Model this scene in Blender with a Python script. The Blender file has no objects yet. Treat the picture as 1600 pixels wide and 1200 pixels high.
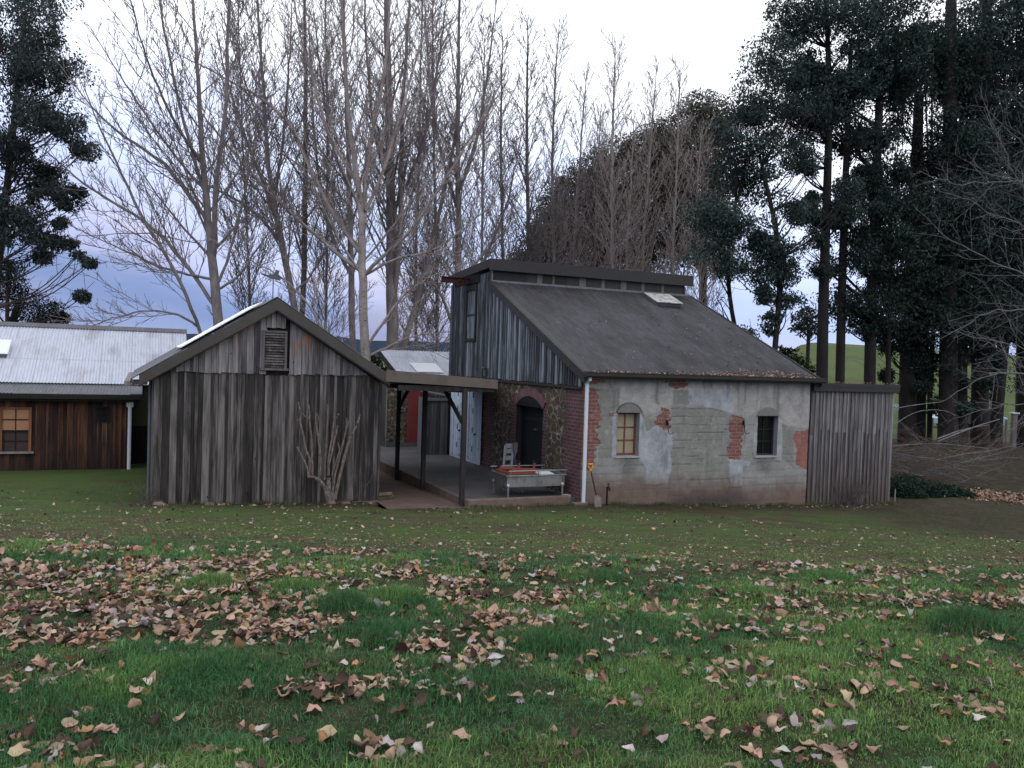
import bpy, math, random
import numpy as np
from mathutils import Vector
# ------------------------------------------------------------ camera, sky, sun, exposure
SC = bpy.context.scene
FPX = 1300.0; ROLL = math.radians(1.89); PITCH = math.atan(36*math.cos(ROLL)/FPX)
CP = np.array([0, 0, 3.1])
Fw = np.array([0, math.cos(PITCH), -math.sin(PITCH)]); U0 = np.array([0, math.sin(PITCH), math.cos(PITCH)]); X0 = np.array([1., 0, 0])
Rw = math.cos(ROLL)*X0 + math.sin(ROLL)*U0; Uw = -math.sin(ROLL)*X0 + math.cos(ROLL)*U0
cam = bpy.data.cameras.new('camera'); cam.sensor_width = 36; cam.lens = FPX/1600*36; cam.clip_end = 9000; cam.clip_start = .05
co = bpy.data.objects.new('camera', cam); SC.collection.objects.link(co); SC.camera = co
from mathutils import Matrix
mw = Matrix(((Rw[0], Uw[0], -Fw[0], 0), (Rw[1], Uw[1], -Fw[1], 0), (Rw[2], Uw[2], -Fw[2], 3.1), (0, 0, 0, 1)))
co.matrix_world = mw
SC.view_settings.view_transform = 'Standard'; SC.view_settings.look = 'None'; SC.view_settings.exposure = 0.22; SC.view_settings.gamma = 1
SC.cycles.max_bounces = 5; SC.cycles.transparent_max_bounces = 6

def isock(v): return isinstance(v, bpy.types.NodeSocket)
class T:
    def __init__(s, tree): s.t = tree; s.t.nodes.clear()
    def n(s, typ, ins=None, **props):
        nd = s.t.nodes.new(typ)
        for k, v in props.items(): setattr(nd, k, v)
        for k, v in (ins or {}).items():
            if isock(v): s.t.links.new(v, nd.inputs[k])
            else: nd.inputs[k].default_value = v
        return nd
    def math(s, op, a, b=0.0, clamp=False):
        return s.n('ShaderNodeMath', {0: a, 1: b}, operation=op, use_clamp=clamp).outputs[0]
    def mix(s, f, a, b, mode='MIX'):
        c = lambda v: v if isock(v) else (tuple(v)+(1,) if len(v) == 3 else v)
        return s.n('ShaderNodeMix', {0: f, 6: c(a), 7: c(b)}, data_type='RGBA', blend_type=mode).outputs[2]
    def ramp(s, f, stops, interp='LINEAR'):
        r = s.n('ShaderNodeValToRGB', {0: f}); cr = r.color_ramp; cr.interpolation = interp
        while len(cr.elements) < len(stops): cr.elements.new(.5)
        for e, (p, c) in zip(cr.elements, stops):
            e.position = p; e.color = tuple(c)+(1,) if not isinstance(c, (int, float)) else (c, c, c, 1)
        return r.outputs[0]
    def noise(s, vec, scale, detail=4, rough=.55, dist=0):
        return s.n('ShaderNodeTexNoise', {'Vector': vec, 'Scale': scale, 'Detail': detail, 'Roughness': rough, 'Distortion': dist}).outputs[0]
    def mapping(s, vec, scale=(1, 1, 1), loc=(0, 0, 0), rot=(0, 0, 0)):
        return s.n('ShaderNodeMapping', {0: vec, 1: loc, 2: rot, 3: scale}).outputs[0]
    def maprange(s, v, a, b, c=0., d=1.):
        return s.n('ShaderNodeMapRange', {0: v, 1: a, 2: b, 3: c, 4: d}, clamp=True).outputs[0]

w = bpy.data.worlds.new('World'); SC.world = w; w.use_nodes = True
t = T(w.node_tree)
SUN_EL, SUN_AZ = math.radians(8), math.radians(-22)       # azimuth from +Y towards +X
gen = t.n('ShaderNodeTexCoord').outputs['Generated']
sky = t.n('ShaderNodeTexSky', sky_type='NISHITA', sun_disc=False, sun_elevation=SUN_EL, sun_rotation=SUN_AZ, altitude=300, air_density=1.3)
bg1 = t.n('ShaderNodeBackground', {0: sky.outputs[0], 1: .08})
sep = t.n('ShaderNodeSeparateXYZ', {0: gen})
zz = sep.outputs[2]; xx = sep.outputs[0]
str_vec = t.mapping(gen, scale=(3.0, 3.0, 17.0))
n1 = t.noise(str_vec, 1.3, 5, .55)
n2 = t.noise(t.mapping(gen, scale=(3, 3, 5), loc=(4, 2, 0)), 1.6, 5, .55, .3)
zd = t.math('ADD', zz, t.math('MULTIPLY', t.math('SUBTRACT', n1, .5), .05))
zd = t.math('ADD', zd, t.math('MULTIPLY', t.math('SUBTRACT', n2, .5), .10))
zd = t.math('ADD', zd, t.math('MULTIPLY', xx, .13))         # the cloud opens towards the right of the view
ccol = t.ramp(t.maprange(zd, -.05, .5), [(0.0, (.30, .36, .58)), (.10, (.19, .26, .47)), (.15, (.23, .31, .54)), (.18, (.36, .42, .68)), (.215, (.46, .52, .77)), (.26, (.42, .53, .84)),
                        (.33, (.52, .62, .92)), (.42, (.66, .76, 1.04)), (.52, (.84, .92, 1.14)), (.64, (1.08, 1.12, 1.22)), (1.0, (1.10, 1.14, 1.24))])
bg2 = t.n('ShaderNodeBackground', {0: ccol, 1: 1.18})
cover = t.ramp(t.noise(t.mapping(gen, scale=(2, 2, 6)), 1.5, 3), [(.25, .88), (.6, 1.0)])
mx = t.n('ShaderNodeMixShader', {0: cover, 1: bg1.outputs[0], 2: bg2.outputs[0]})
t.n('ShaderNodeOutputWorld', {0: mx.outputs[0]})
sl = bpy.data.lights.new('sun', 'SUN'); sl.energy = .5; sl.angle = math.radians(25); sl.color = (1, .9, .8)
so = bpy.data.objects.new('sun', sl); SC.collection.objects.link(so)
sd = Vector((math.sin(SUN_AZ)*math.cos(SUN_EL), math.cos(SUN_AZ)*math.cos(SUN_EL), math.sin(SUN_EL)))
so.rotation_euler = sd.to_track_quat('Z', 'Y').to_euler(); so.location = (-20, 60, 30)

# ------------------------------------------------------------ geometry helpers
rng = np.random.default_rng(7); random.seed(7)
A = math.radians(24); av = np.array([math.cos(A), math.sin(A), 0]); sv = np.array([-av[1], av[0], 0])
ORG = np.array([1.57, 18.2, 0])                              # front left corner of the stone cottage
def W(x, y, z=0): return ORG + av*x + sv*y + np.array([0, 0, z])   # yard frame -> world
def ray(px, py): return Fw + Rw*(px-800)/FPX + Uw*(600-py)/FPX
def atY(px, py, Y): d = ray(px, py); return CP + d*Y/d[1]
def onplane(px, py, P0, n): d = ray(px, py); return CP + d*(((P0-CP)@n)/(d@n))
def front(px, py, y=0):                                      # point on the wall plane y (yard frame): (x, z)
    P = onplane(px, py, W(0, y), sv) - ORG; return float(P@av), float(P[2])
def proj(P):
    d = P-CP; z = d@Fw; return 800+FPX*(d@Rw)/z, 600-FPX*(d@Uw)/z

def mesh(name, V, Fc, attrs=None, smooth=False):
    V = np.asarray(V, float); me = bpy.data.meshes.new(name)
    if isinstance(Fc, np.ndarray):
        k = Fc.shape[1]; me.vertices.add(len(V)); me.vertices.foreach_set('co', V.ravel())
        me.loops.add(Fc.size); me.loops.foreach_set('vertex_index', Fc.ravel().astype(np.int32))
        me.polygons.add(len(Fc)); me.polygons.foreach_set('loop_start', np.arange(0, Fc.size, k, dtype=np.int32))
        me.polygons.foreach_set('loop_total', np.full(len(Fc), k, np.int32)); me.update(calc_edges=True)
    else:
        me.from_pydata([tuple(v) for v in V], [], Fc)
    for an, (dom, arr) in (attrs or {}).items():
        arr = np.asarray(arr, np.float32)
        if arr.ndim == 1:
            at = me.attributes.new(an, 'FLOAT', dom); at.data.foreach_set('value', arr)
        else:
            if arr.shape[1] == 3: arr = np.hstack([arr, np.ones((len(arr), 1), np.float32)])
            at = me.attributes.new(an, 'FLOAT_COLOR', dom); at.data.foreach_set('color', arr.ravel())
    if smooth: me.polygons.foreach_set('use_smooth', np.ones(len(me.polygons), bool))
    return me
def link(o, parent=None):
    SC.collection.objects.link(o)
    if parent is not None: o.parent = parent
    return o
OFF = {}
def thing(name, label, cat, at=(0, 0, 0), rz=A, group=None, world=False):
    """Empty at the thing's base; at = yard frame unless world; parts are given in the same frame"""
    o = bpy.data.objects.new(name, None); o.empty_display_size = .2; SC.collection.objects.link(o)
    o.location = at if world else W(*at); o.rotation_euler = (0, 0, 0 if world else rz)
    o['label'] = label; o['category'] = cat
    if group: o['group'] = group
    OFF[o.name] = np.array(at, float); return o
def tagt(o, label, cat, group=None, kind=None):
    if label: o['label'] = label
    if cat: o['category'] = cat
    if group: o['group'] = group
    if kind: o['kind'] = kind
    return o
def rootoff(p):
    while p is not None and p.name not in OFF: p = p.parent
    return OFF[p.name] if p is not None else np.zeros(3)
def put(name, V, Fc, mat, parent=None, attrs=None, smooth=False, label=None):
    V = np.asarray(V, float) - rootoff(parent)
    o = bpy.data.objects.new(name, mesh(name, V, Fc, attrs, smooth)); o.data.materials.append(mat)
    link(o, parent)
    if label: o['label'] = label
    return o
class MB:
    def __init__(s): s.v = []; s.f = []; s.r = []
    def add(s, vs, fs, r=None):
        b = len(s.v); r = random.random() if r is None else r
        s.v += [tuple(map(float, q)) for q in vs]; s.f += [tuple(b+i for i in f) for f in fs]; s.r += [r]*len(fs); return s
    def box(s, x0, x1, y0, y1, z0, z1, r=None, ztl=None, ztr=None):
        a = z1 if ztl is None else ztl; b = z1 if ztr is None else ztr
        return s.add([(x0, y0, z0), (x1, y0, z0), (x1, y1, z0), (x0, y1, z0), (x0, y0, a), (x1, y0, b), (x1, y1, b), (x0, y1, a)],
                     [(0, 3, 2, 1), (4, 5, 6, 7), (0, 1, 5, 4), (1, 2, 6, 5), (2, 3, 7, 6), (3, 0, 4, 7)], r)
    def boxy(s, x0, x1, y0, y1, z0, zt0, zt1, r=None):      # top height varies with y
        return s.add([(x0, y0, z0), (x1, y0, z0), (x1, y1, z0), (x0, y1, z0), (x0, y0, zt0), (x1, y0, zt0), (x1, y1, zt1), (x0, y1, zt1)],
                     [(0, 3, 2, 1), (4, 5, 6, 7), (0, 1, 5, 4), (1, 2, 6, 5), (2, 3, 7, 6), (3, 0, 4, 7)], r)
    def bar(s, p, q, wd, ht, up=(0, 0, 1), r=None):
        p = np.array(p, float); q = np.array(q, float); d = q-p; d /= np.linalg.norm(d); up = np.array(up, float)
        sx = np.cross(d, up); sx /= np.linalg.norm(sx); u = np.cross(sx, d); c = []
        for e in (p, q):
            for i, j in ((-1, -1), (1, -1), (1, 1), (-1, 1)): c.append(e + sx*i*wd/2 + u*j*ht/2)
        return s.add(c, [(0, 1, 2, 3), (7, 6, 5, 4), (0, 4, 5, 1), (1, 5, 6, 2), (2, 6, 7, 3), (3, 7, 4, 0)], r)
    def tube(s, pts, rad, n=8, r=None):
        pts = np.array(pts, float); k = len(pts); rad = np.full(k, rad) if np.isscalar(rad) else np.array(rad)
        vs = []
        for i in range(k):
            d = pts[min(i+1, k-1)]-pts[max(i-1, 0)]; d /= np.linalg.norm(d)+1e-9
            up = np.array([0, 0, 1.]) if abs(d[2]) < .9 else np.array([1., 0, 0]); a = np.cross(d, up); a /= np.linalg.norm(a); b = np.cross(d, a)
            for j in range(n): th = 2*math.pi*j/n; vs.append(pts[i]+rad[i]*(math.cos(th)*a+math.sin(th)*b))
        fs = [(i*n+j, i*n+(j+1) % n, (i+1)*n+(j+1) % n, (i+1)*n+j) for i in range(k-1) for j in range(n)]
        fs += [tuple(range(n))[::-1], tuple((k-1)*n+j for j in range(n))]
        return s.add(vs, fs, r)
    def prism(s, poly, axis, a0, a1, r=None):                # poly of 2-D points, extruded along axis 'x','y','z'
        n = len(poly); f = {'x': lambda p, a: (a, p[0], p[1]), 'y': lambda p, a: (p[0], a, p[1]), 'z': lambda p, a: (p[0], p[1], a)}[axis]
        vs = [f(p, a0) for p in poly]+[f(p, a1) for p in poly]
        return s.add(vs, [tuple(range(n)), tuple(range(2*n-1, n-1, -1))]+[(i, i+n, (i+1) % n+n, (i+1) % n) for i in range(n)], r)
    def build(s, name, mat, parent=None, bevel=0, smooth=False, label=None):
        o = put(name, s.v, s.f, mat, parent, {'rnd': ('FACE', s.r)}, smooth, label)
        import bmesh
        bm = bmesh.new(); bm.from_mesh(o.data); bmesh.ops.recalc_face_normals(bm, faces=bm.faces); bm.to_mesh(o.data); bm.free()
        if bevel:
            m = o.modifiers.new('b', 'BEVEL'); m.width = bevel; m.segments = 2; m.limit_method = 'ANGLE'
        return o
def _h(ix, iy, seed):
    n = (ix*374761393 + iy*668265263 + seed*974634777) & 0xffffffff
    n = ((n ^ (n >> 13))*1274126177) & 0xffffffff
    return ((n ^ (n >> 16)) & 0xffff)/65535.0
def vn(x, y, seed=0):
    x = np.asarray(x, float); y = np.asarray(y, float); x, y = np.broadcast_arrays(x, y)
    ix = np.floor(x).astype(np.int64); iy = np.floor(y).astype(np.int64); fx = x-ix; fy = y-iy
    fx = fx*fx*(3-2*fx); fy = fy*fy*(3-2*fy)
    return (_h(ix, iy, seed)*(1-fx)+_h(ix+1, iy, seed)*fx)*(1-fy)+(_h(ix, iy+1, seed)*(1-fx)+_h(ix+1, iy+1, seed)*fx)*fy
def fbm(x, y, seed=0, oct=4):
    s = 0; a = .5; tot = 0
    for i in range(oct): s = s+a*vn(np.asarray(x)*2**i, np.asarray(y)*2**i, seed+i*17); tot += a; a *= .55
    return s/tot
def sm(v, a, b): q = np.clip((v-a)/(b-a), 0, 1); return q*q*(3-2*q)

# ------------------------------------------------------------ materials
def newmat(name):
    m = bpy.data.materials.new(name); m.use_nodes = True; t = T(m.node_tree); return m, t
def finish(t, col, rough=.8, bump=None, bstr=.4, bdist=.02, metal=0, spec=.3, normal=None):
    ins = {'Base Color': col if isock(col) else tuple(col)+(1,), 'Roughness': rough, 'Metallic': metal, 'Specular IOR Level': spec}
    if bump is not None: ins['Normal'] = t.n('ShaderNodeBump', {'Height': bump, 'Strength': bstr, 'Distance': bdist}).outputs[0]
    t.n('ShaderNodeOutputMaterial', {0: t.n('ShaderNodeBsdfPrincipled', ins).outputs[0]})
def objco(t): return t.n('ShaderNodeTexCoord').outputs['Object']
def attr(t, name, out='Fac'): return t.n('ShaderNodeAttribute', attribute_name=name).outputs[out]
def wood(name, dark, mid, light, accent=None, acc=(.66, .74), vs=1.0, rough=.85, bottom=None, accz=None):
    m, t = newmat(name); oc = objco(t); r = attr(t, 'rnd')
    off = t.n('ShaderNodeCombineXYZ', {0: t.math('MULTIPLY', r, 37.), 1: t.math('MULTIPLY', r, 11.), 2: t.math('MULTIPLY', r, 23.)}).outputs[0]
    v = t.n('ShaderNodeVectorMath', {0: oc, 1: off}, operation='ADD').outputs[0]
    fine = t.noise(t.mapping(v, (42, 42, 1.6*vs)), 1, 5, .6)
    blot = t.noise(t.mapping(v, (7, 7, .9*vs)), 1, 4, .6, .4)
    k = t.math('ADD', t.math('MULTIPLY', fine, .55), t.math('MULTIPLY', blot, .55))
    k = t.math('ADD', k, t.math('MULTIPLY', t.math('SUBTRACT', r, .5), .27))
    c = t.ramp(k, [(.30, dark), (.52, mid), (.76, light)])
    if accent:
        a = t.noise(t.mapping(v, (9, 9, 1.1), loc=(5, 5, 3)), 1, 3, .6)
        am = t.maprange(a, *acc)
        if accz: am = t.math('MULTIPLY', am, t.maprange(t.n('ShaderNodeSeparateXYZ', {0: oc}).outputs[2], *accz))
        c = t.mix(am, c, accent)
    cr = t.maprange(t.noise(t.mapping(v, (110, 110, 1.0)), 1, 2, .5), .25, .36)
    c = t.mix(t.math('SUBTRACT', 1, cr), c, [q*.35 for q in dark])
    kn = t.n('ShaderNodeTexVoronoi', {'Vector': t.mapping(v, (5, 5, 2.2)), 'Scale': 1.0}).outputs['Distance']
    c = t.mix(t.maprange(kn, .07, .04), c, [q*.4 for q in dark])
    if bottom:
        z = t.n('ShaderNodeSeparateXYZ', {0: oc}).outputs[2]
        bm_ = t.maprange(t.math('ADD', z, t.math('MULTIPLY', t.noise(t.mapping(oc, (3, 3, 1)), 1.5), .5)), bottom[1], bottom[0])
        c = t.mix(t.math('MULTIPLY', bm_, .75), c, bottom[2])
    finish(t, c, rough, t.math('ADD', fine, cr), .5, .006); return m
def plain(name, col, rough=.6, metal=0, var=.25, scale=6, spec=.3, bstr=.15, dirt=None, ds=1.5, dr=(.5, .7)):
    m, t = newmat(name); oc = objco(t); n = t.noise(oc, scale, 5, .6)
    c = t.mix(n, [q*(1-var) for q in col], [min(1, q*(1+var)) for q in col])
    if dirt: c = t.mix(t.maprange(t.noise(t.mapping(oc, (ds*2, ds*2, ds)), 1, 5, .65), *dr), c, dirt)
    finish(t, c, rough, n, bstr, .01, metal, spec); return m

M = {}
M['barn'] = wood('weathered_grey_boards', (.011, .009, .0085), (.046, .040, .037), (.21, .185, .172), (.26, .12, .06), (.70, .80), bottom=(.0, .45, (.045, .035, .034)))
M['barn_top'] = wood('weathered_gable_boards', (.022, .02, .021), (.095, .088, .09), (.32, .29, .285), (.36, .14, .06), (.54, .64), bottom=None, accz=(3.0, 3.5))
M['redwood'] = wood('dark_red_boards', (.007, .005, .005), (.045, .021, .016), (.19, .080, .042), (.38, .22, .11), (.70, .78), bottom=(.1, 1.4, (.012, .009, .009)))
M['slate'] = wood('blue_black_boards', (.009, .010, .012), (.050, .056, .065), (.29, .325, .355), None)
M['grey'] = wood('silver_grey_boards', (.045, .038, .037), (.14, .126, .124), (.31, .295, .30), None, bottom=(.0, 1.9, (.075, .050, .038)))
M['darkwood'] = wood('dark_painted_timber', (.008, .007, .007), (.018, .015, .015), (.04, .034, .034))
M['oldwood'] = wood('grey_trim_timber', (.07, .06, .056), (.15, .13, .12), (.28, .25, .23))
M['planks'] = wood('mossy_planks', (.02, .022, .02), (.075, .078, .074), (.17, .17, .165))
M['orangewood'] = wood('varnished_window_timber', (.10, .035, .018), (.19, .075, .035), (.30, .13, .06))
M['brownpaint'] = plain('brown_fascia_paint', (.066, .057, .048), .55, 0, .2, 3, dirt=(.05, .04, .033), ds=.7)
M['fascia2'] = plain('brown_beam_paint', (.125, .10, .08), .55, 0, .2, 3, dirt=(.08, .06, .05), ds=.7)
M['blackfascia'] = plain('dark_weathered_fascia', (.030, .027, .025), .6, 0, .3, 4)
M['white'] = plain('white_enamel', (.62, .66, .70), .35, 0, .06, 3, spec=.5, dirt=(.40, .36, .33), ds=3, dr=(.60, .8))
M['whitepaint'] = plain('white_door_paint', (.56, .64, .74), .45, 0, .1, 5, dirt=(.24, .17, .13), ds=4, dr=(.62, .68))
M['steel'] = plain('brushed_stainless', (.34, .335, .33), .42, .8, .25, 7, dirt=(.16, .14, .12), ds=3, dr=(.5, .7))
M['darksteel'] = plain('dull_steel', (.10, .10, .105), .5, .5, .2, 9)
M['redmetal'] = plain('red_oxide_metal', (.26, .065, .045), .6, 0, .35, 14)
M['rust'] = plain('rusty_iron', (.045, .015, .012), .85, 0, .4, 12)
M['black'] = plain('black_iron', (.012, .012, .014), .6, .3, .2, 12)
M['blackpaint'] = plain('blue_black_door_paint', (.011, .013, .017), .6, 0, .35, 8)
M['reddoor'] = plain('red_door_paint', (.20, .035, .035), .7, 0, .2, 3, dirt=(.10, .02, .02), ds=1)
M['cream'] = plain('cream_blind', (.36, .30, .20), .8, 0, .12, 3)
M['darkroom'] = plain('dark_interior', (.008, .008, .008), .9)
M['yellow'] = plain('yellow_handle_plastic', (.75, .30, .02), .45, 0, .1, 9)
M['rope'] = plain('pale_branch', (.30, .25, .20), .9, 0, .3, 30)
M['olive'] = plain('olive_render', (.085, .082, .045), .9, 0, .2, 2)
M['duskroof'] = None
def glassmat(name, col):
    m, t = newmat(name)
    finish(t, col, .08, None, spec=.5); return m
M['glass'] = glassmat('dark_window_glass', (.006, .007, .008))
M['whitesheet'] = plain('white_roof_sheet', (.78, .80, .82), .4, 0, .05, 3)

def roofmat(name, base, worn, dirt, dm=(.5, .72), rough=.55, metal=0, sheets=0.0, rust=None):
    m, t = newmat(name); oc = objco(t)
    n = t.noise(t.mapping(oc, (1.2, .5, .5)), 1.2, 6, .65); n2 = t.noise(t.mapping(oc, (14, 2.5, 2.5)), 1, 5, .65)
    c = t.mix(t.maprange(n2, .35, .7), base, worn)
    c = t.mix(t.maprange(n, *dm), c, dirt)
    n3 = t.noise(t.mapping(oc, (7, .55, .55), loc=(3, 1, 0)), 1, 4, .6)
    c = t.mix(t.math('MULTIPLY', t.maprange(n3, .55, .75), .6), c, dirt)
    if sheets:
        sx = t.math('FRACT', t.math('DIVIDE', t.n('ShaderNodeSeparateXYZ', {0: oc}).outputs[0], sheets))
        c = t.mix(t.math('MULTIPLY', t.math('LESS_THAN', sx, .02), .5), c, [q*.5 for q in base])
    sy = t.math('FRACT', t.math('DIVIDE', t.n('ShaderNodeSeparateXYZ', {0: oc}).outputs[1], 1.83))
    lap = t.math('MULTIPLY', t.maprange(sy, .02, .0), t.maprange(t.noise(t.mapping(oc, (3, 3, 3)), 1, 3), .3, .5)); c = t.mix(t.math('MULTIPLY', lap, .7), c, [q*.4 for q in base])
    if rust:
        n4 = t.noise(t.mapping(oc, (11, .8, .8), loc=(9, 2, 0)), 1, 5, .65); c = t.mix(t.math('MULTIPLY', t.maprange(n4, .58, .68), .75), c, rust)
        vo = t.n('ShaderNodeTexVoronoi', {'Vector': t.mapping(oc, (1, 1, 1)), 'Scale': 5.5}); sp_ = t.math('MULTIPLY', t.maprange(vo.outputs['Distance'], .16, .09), t.math('GREATER_THAN', t.n('ShaderNodeSeparateColor', {0: vo.outputs['Color']}).outputs[0], .72)); c = t.mix(t.math('MULTIPLY', sp_, .55), c, (.13, .13, .12))
    finish(t, c, rough, n2, .2, .01, metal); return m
M['tin'] = roofmat('pale_corrugated_tin', (.46, .48, .55), (.56, .58, .65), (.30, .27, .27), (.52, .75), .5, .15, .762)
M['darkroof'] = roofmat('charcoal_corrugated_roof', (.022, .0215, .025), (.060, .058, .066), (.014, .012, .013), (.45, .66), .6, 0, 0, (.050, .022, .018))
M['darktin'] = roofmat('dark_grey_tin', (.11, .115, .125), (.15, .155, .17), (.10, .09, .09), (.5, .7), .5, .1)

def brick_nodes(t, u, v, c1, c2, mort, bw=.235, bh=.083, ms=.011, off=.5):
    vec = t.n('ShaderNodeCombineXYZ', {0: u, 1: v, 2: 0.0}).outputs[0]
    nv = t.n('ShaderNodeTexNoise', {'Vector': vec, 'Scale': 9., 'Detail': 3.}).outputs[1]
    vec2 = t.n('ShaderNodeVectorMath', {0: vec, 1: t.n('ShaderNodeVectorMath', {0: nv, 3: .022}, operation='SCALE').outputs[0]}, operation='ADD').outputs[0]
    b = t.n('ShaderNodeTexBrick', {'Vector': vec2, 'Color1': tuple(c1)+(1,), 'Color2': tuple(c2)+(1,), 'Mortar': tuple(mort)+(1,), 'Scale': 1., 'Mortar Size': ms, 'Mortar Smooth': .25, 'Bias': 0., 'Brick Width': bw, 'Row Height': bh})
    b.offset = off
    n = t.noise(vec, 25, 4, .6)
    col = t.mix(t.math('MULTIPLY', n, .7), b.outputs[0], t.mix(.5, b.outputs[0], [q*.35 for q in c1]))
    return col, b.outputs[1]

# stone and brick side wall (plane x = const, u = y, v = z): attribute 'brick' 1 = brick, 0 = rubble stone
def stonemat(name, axis, scale=5.2, bright=1.0, purple=True):
    m, t = newmat(name); oc = objco(t); se = t.n('ShaderNodeSeparateXYZ', {0: oc}); u = se.outputs[axis]; v = se.outputs[2]
    vec = t.n('ShaderNodeCombineXYZ', {0: u, 1: v, 2: 0.0}).outputs[0]
    nv = t.n('ShaderNodeTexNoise', {'Vector': vec, 'Scale': 4.5, 'Detail': 2.}).outputs[1]
    vec2 = t.n('ShaderNodeVectorMath', {0: t.mapping(vec, (1, 1.15, 1)), 1: t.n('ShaderNodeVectorMath', {0: nv, 3: .26}, operation='SCALE').outputs[0]}, operation='ADD').outputs[0]
    e = t.n('ShaderNodeTexVoronoi', {'Vector': vec2, 'Scale': scale}, feature='DISTANCE_TO_EDGE').outputs[0]
    vc = t.n('ShaderNodeTexVoronoi', {'Vector': vec2, 'Scale': scale}).outputs['Color']
    vr = t.n('ShaderNodeSeparateColor', {0: vc}).outputs[0]
    b = bright
    sc_ = t.ramp(vr, [(0, (.05*b, .036*b, .022*b)), (.3, (.10*b, .07*b, .038*b)), (.55, (.055*b, .05*b, .048*b)), (.75, (.13*b, .095*b, .055*b)), (1, (.045*b, .035*b, .03*b))])
    sc_ = t.mix(t.math('MULTIPLY', t.noise(vec, 18, 5, .65), .6), sc_, (.02*b, .017*b, .012*b))
    mort = t.mix(t.maprange(t.noise(vec, 5, 4), .4, .62), (.10*b, .085*b, .07*b), (.27*b, .25*b, .215*b))
    mk = t.maprange(t.math('ADD', e, t.math('MULTIPLY', t.math('SUBTRACT', t.noise(vec, 9, 3), .5), .17)), .045, .08)
    stone = t.mix(mk, mort, sc_)
    bc, bf = brick_nodes(t, u, v, (.17, .068, .068) if purple else (.36, .075, .05), (.10, .052, .058) if purple else (.26, .05, .035), (.20, .165, .17))
    mask = t.maprange(t.math('ADD', attr(t, 'brick'), t.math('MULTIPLY', t.math('SUBTRACT', t.noise(vec, 7, 3), .5), .7)), .47, .53)
    c = t.mix(mask, stone, bc)
    c = t.mix(t.math('MULTIPLY', t.maprange(t.noise(vec, 1.7, 5, .65), .42, .7), .6), c, (.03, .026, .025))
    hgt = t.n('ShaderNodeMix', {0: mask, 2: mk, 3: t.math('SUBTRACT', 1., bf)}).outputs[0]
    finish(t, c, .9, t.math('ADD', hgt, t.math('MULTIPLY', t.noise(vec, 30, 4), .3)), .9, .03); return m
M['stone'] = stonemat('rubble_stone_and_brick', 1, 4.3, 1.4)
M['stonefar'] = stonemat('rubble_stone', 0, 5.5, 1.25)
# rendered wall with painted-on attributes (colour of the render itself, exposed brick mask)
m, t = newmat('patched_concrete_render'); oc = objco(t); se = t.n('ShaderNodeSeparateXYZ', {0: oc})
vec = t.n('ShaderNodeCombineXYZ', {0: se.outputs[0], 1: se.outputs[2], 2: 0.0}).outputs[0]
cc = attr(t, 'Col', 'Color'); g1 = t.noise(vec, 14, 6, .7); g2 = t.noise(vec, 70, 3, .6)
cc = t.mix(t.math('MULTIPLY', t.maprange(g1, .45, .8), .4), cc, (.11, .105, .095))
cc = t.mix(t.math('MULTIPLY', t.maprange(g2, .5, .8), .35), cc, (.42, .41, .40))
bc, bf = brick_nodes(t, se.outputs[0], se.outputs[2], (.31, .10, .075), (.20, .06, .05), (.26, .22, .20))
mask = t.maprange(t.math('ADD', attr(t, 'brick'), t.math('MULTIPLY', t.math('SUBTRACT', t.noise(vec, 16, 4, .6), .5), .5)), .46, .54)
bc = t.mix(t.math('MULTIPLY', t.maprange(t.noise(vec, 10, 4), .5, .7), .5), bc, (.30, .26, .24))
c = t.mix(mask, cc, bc)
crk = t.n('ShaderNodeTexVoronoi', {'Vector': t.mapping(t.n('ShaderNodeVectorMath', {0: vec, 1: t.n('ShaderNodeVectorMath', {0: t.n('ShaderNodeTexNoise', {'Vector': vec, 'Scale': 3., 'Detail': 4.}).outputs[1], 3: .5}, operation='SCALE').outputs[0]}, operation='ADD').outputs[0], (.9, 1.1, 1)), 'Scale': 1.}, feature='DISTANCE_TO_EDGE').outputs[0]
ck = t.math('MULTIPLY', t.maprange(crk, .0075, .002), t.math('MULTIPLY', t.maprange(t.noise(vec, 1.7, 2), .52, .60), .6))
c = t.mix(ck, c, (.035, .03, .028))
finish(t, c, .92, t.math('ADD', t.math('ADD', t.math('MULTIPLY', g1, .6), t.math('MULTIPLY', g2, .25)), t.math('MULTIPLY', t.math('MULTIPLY', mask, bf), -1.5)), .8, .02)
M['render'] = m
m, t = newmat('brick_arch'); oc = objco(t); r = attr(t, 'rnd')
c = t.mix(r, (.20, .075, .08), (.12, .05, .065)); c = t.mix(t.math('MULTIPLY', t.noise(oc, 30, 4), .6), c, (.2, .16, .17)); finish(t, c, .9, t.noise(oc, 40, 3), .5, .01); M['archbrick'] = m
m, t = newmat('old_concrete'); oc = objco(t); n = t.noise(oc, 1.3, 6, .65); n2 = t.noise(oc, 22, 4, .6)
c = t.mix(t.maprange(n, .3, .7), (.055, .053, .054), (.13, .127, .13)); c = t.mix(t.math('MULTIPLY', n2, .5), c, (.10, .09, .085)); finish(t, c, .75, n2, .4, .01); M['concrete'] = m
m, t = newmat('kerb_concrete'); oc = objco(t); n = t.noise(oc, 3, 6, .65); n2 = t.noise(oc, 30, 4, .6)
c = t.mix(t.maprange(n, .3, .7), (.13, .085, .065), (.23, .17, .14)); c = t.mix(t.math('MULTIPLY', n2, .5), c, (.10, .07, .055)); finish(t, c, .9, n2, .5, .01); M['kerb'] = m
m, t = newmat('brown_gravel_path'); oc = objco(t); n = t.noise(oc, 2, 6, .65); n2 = t.noise(oc, 60, 3, .6)
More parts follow.
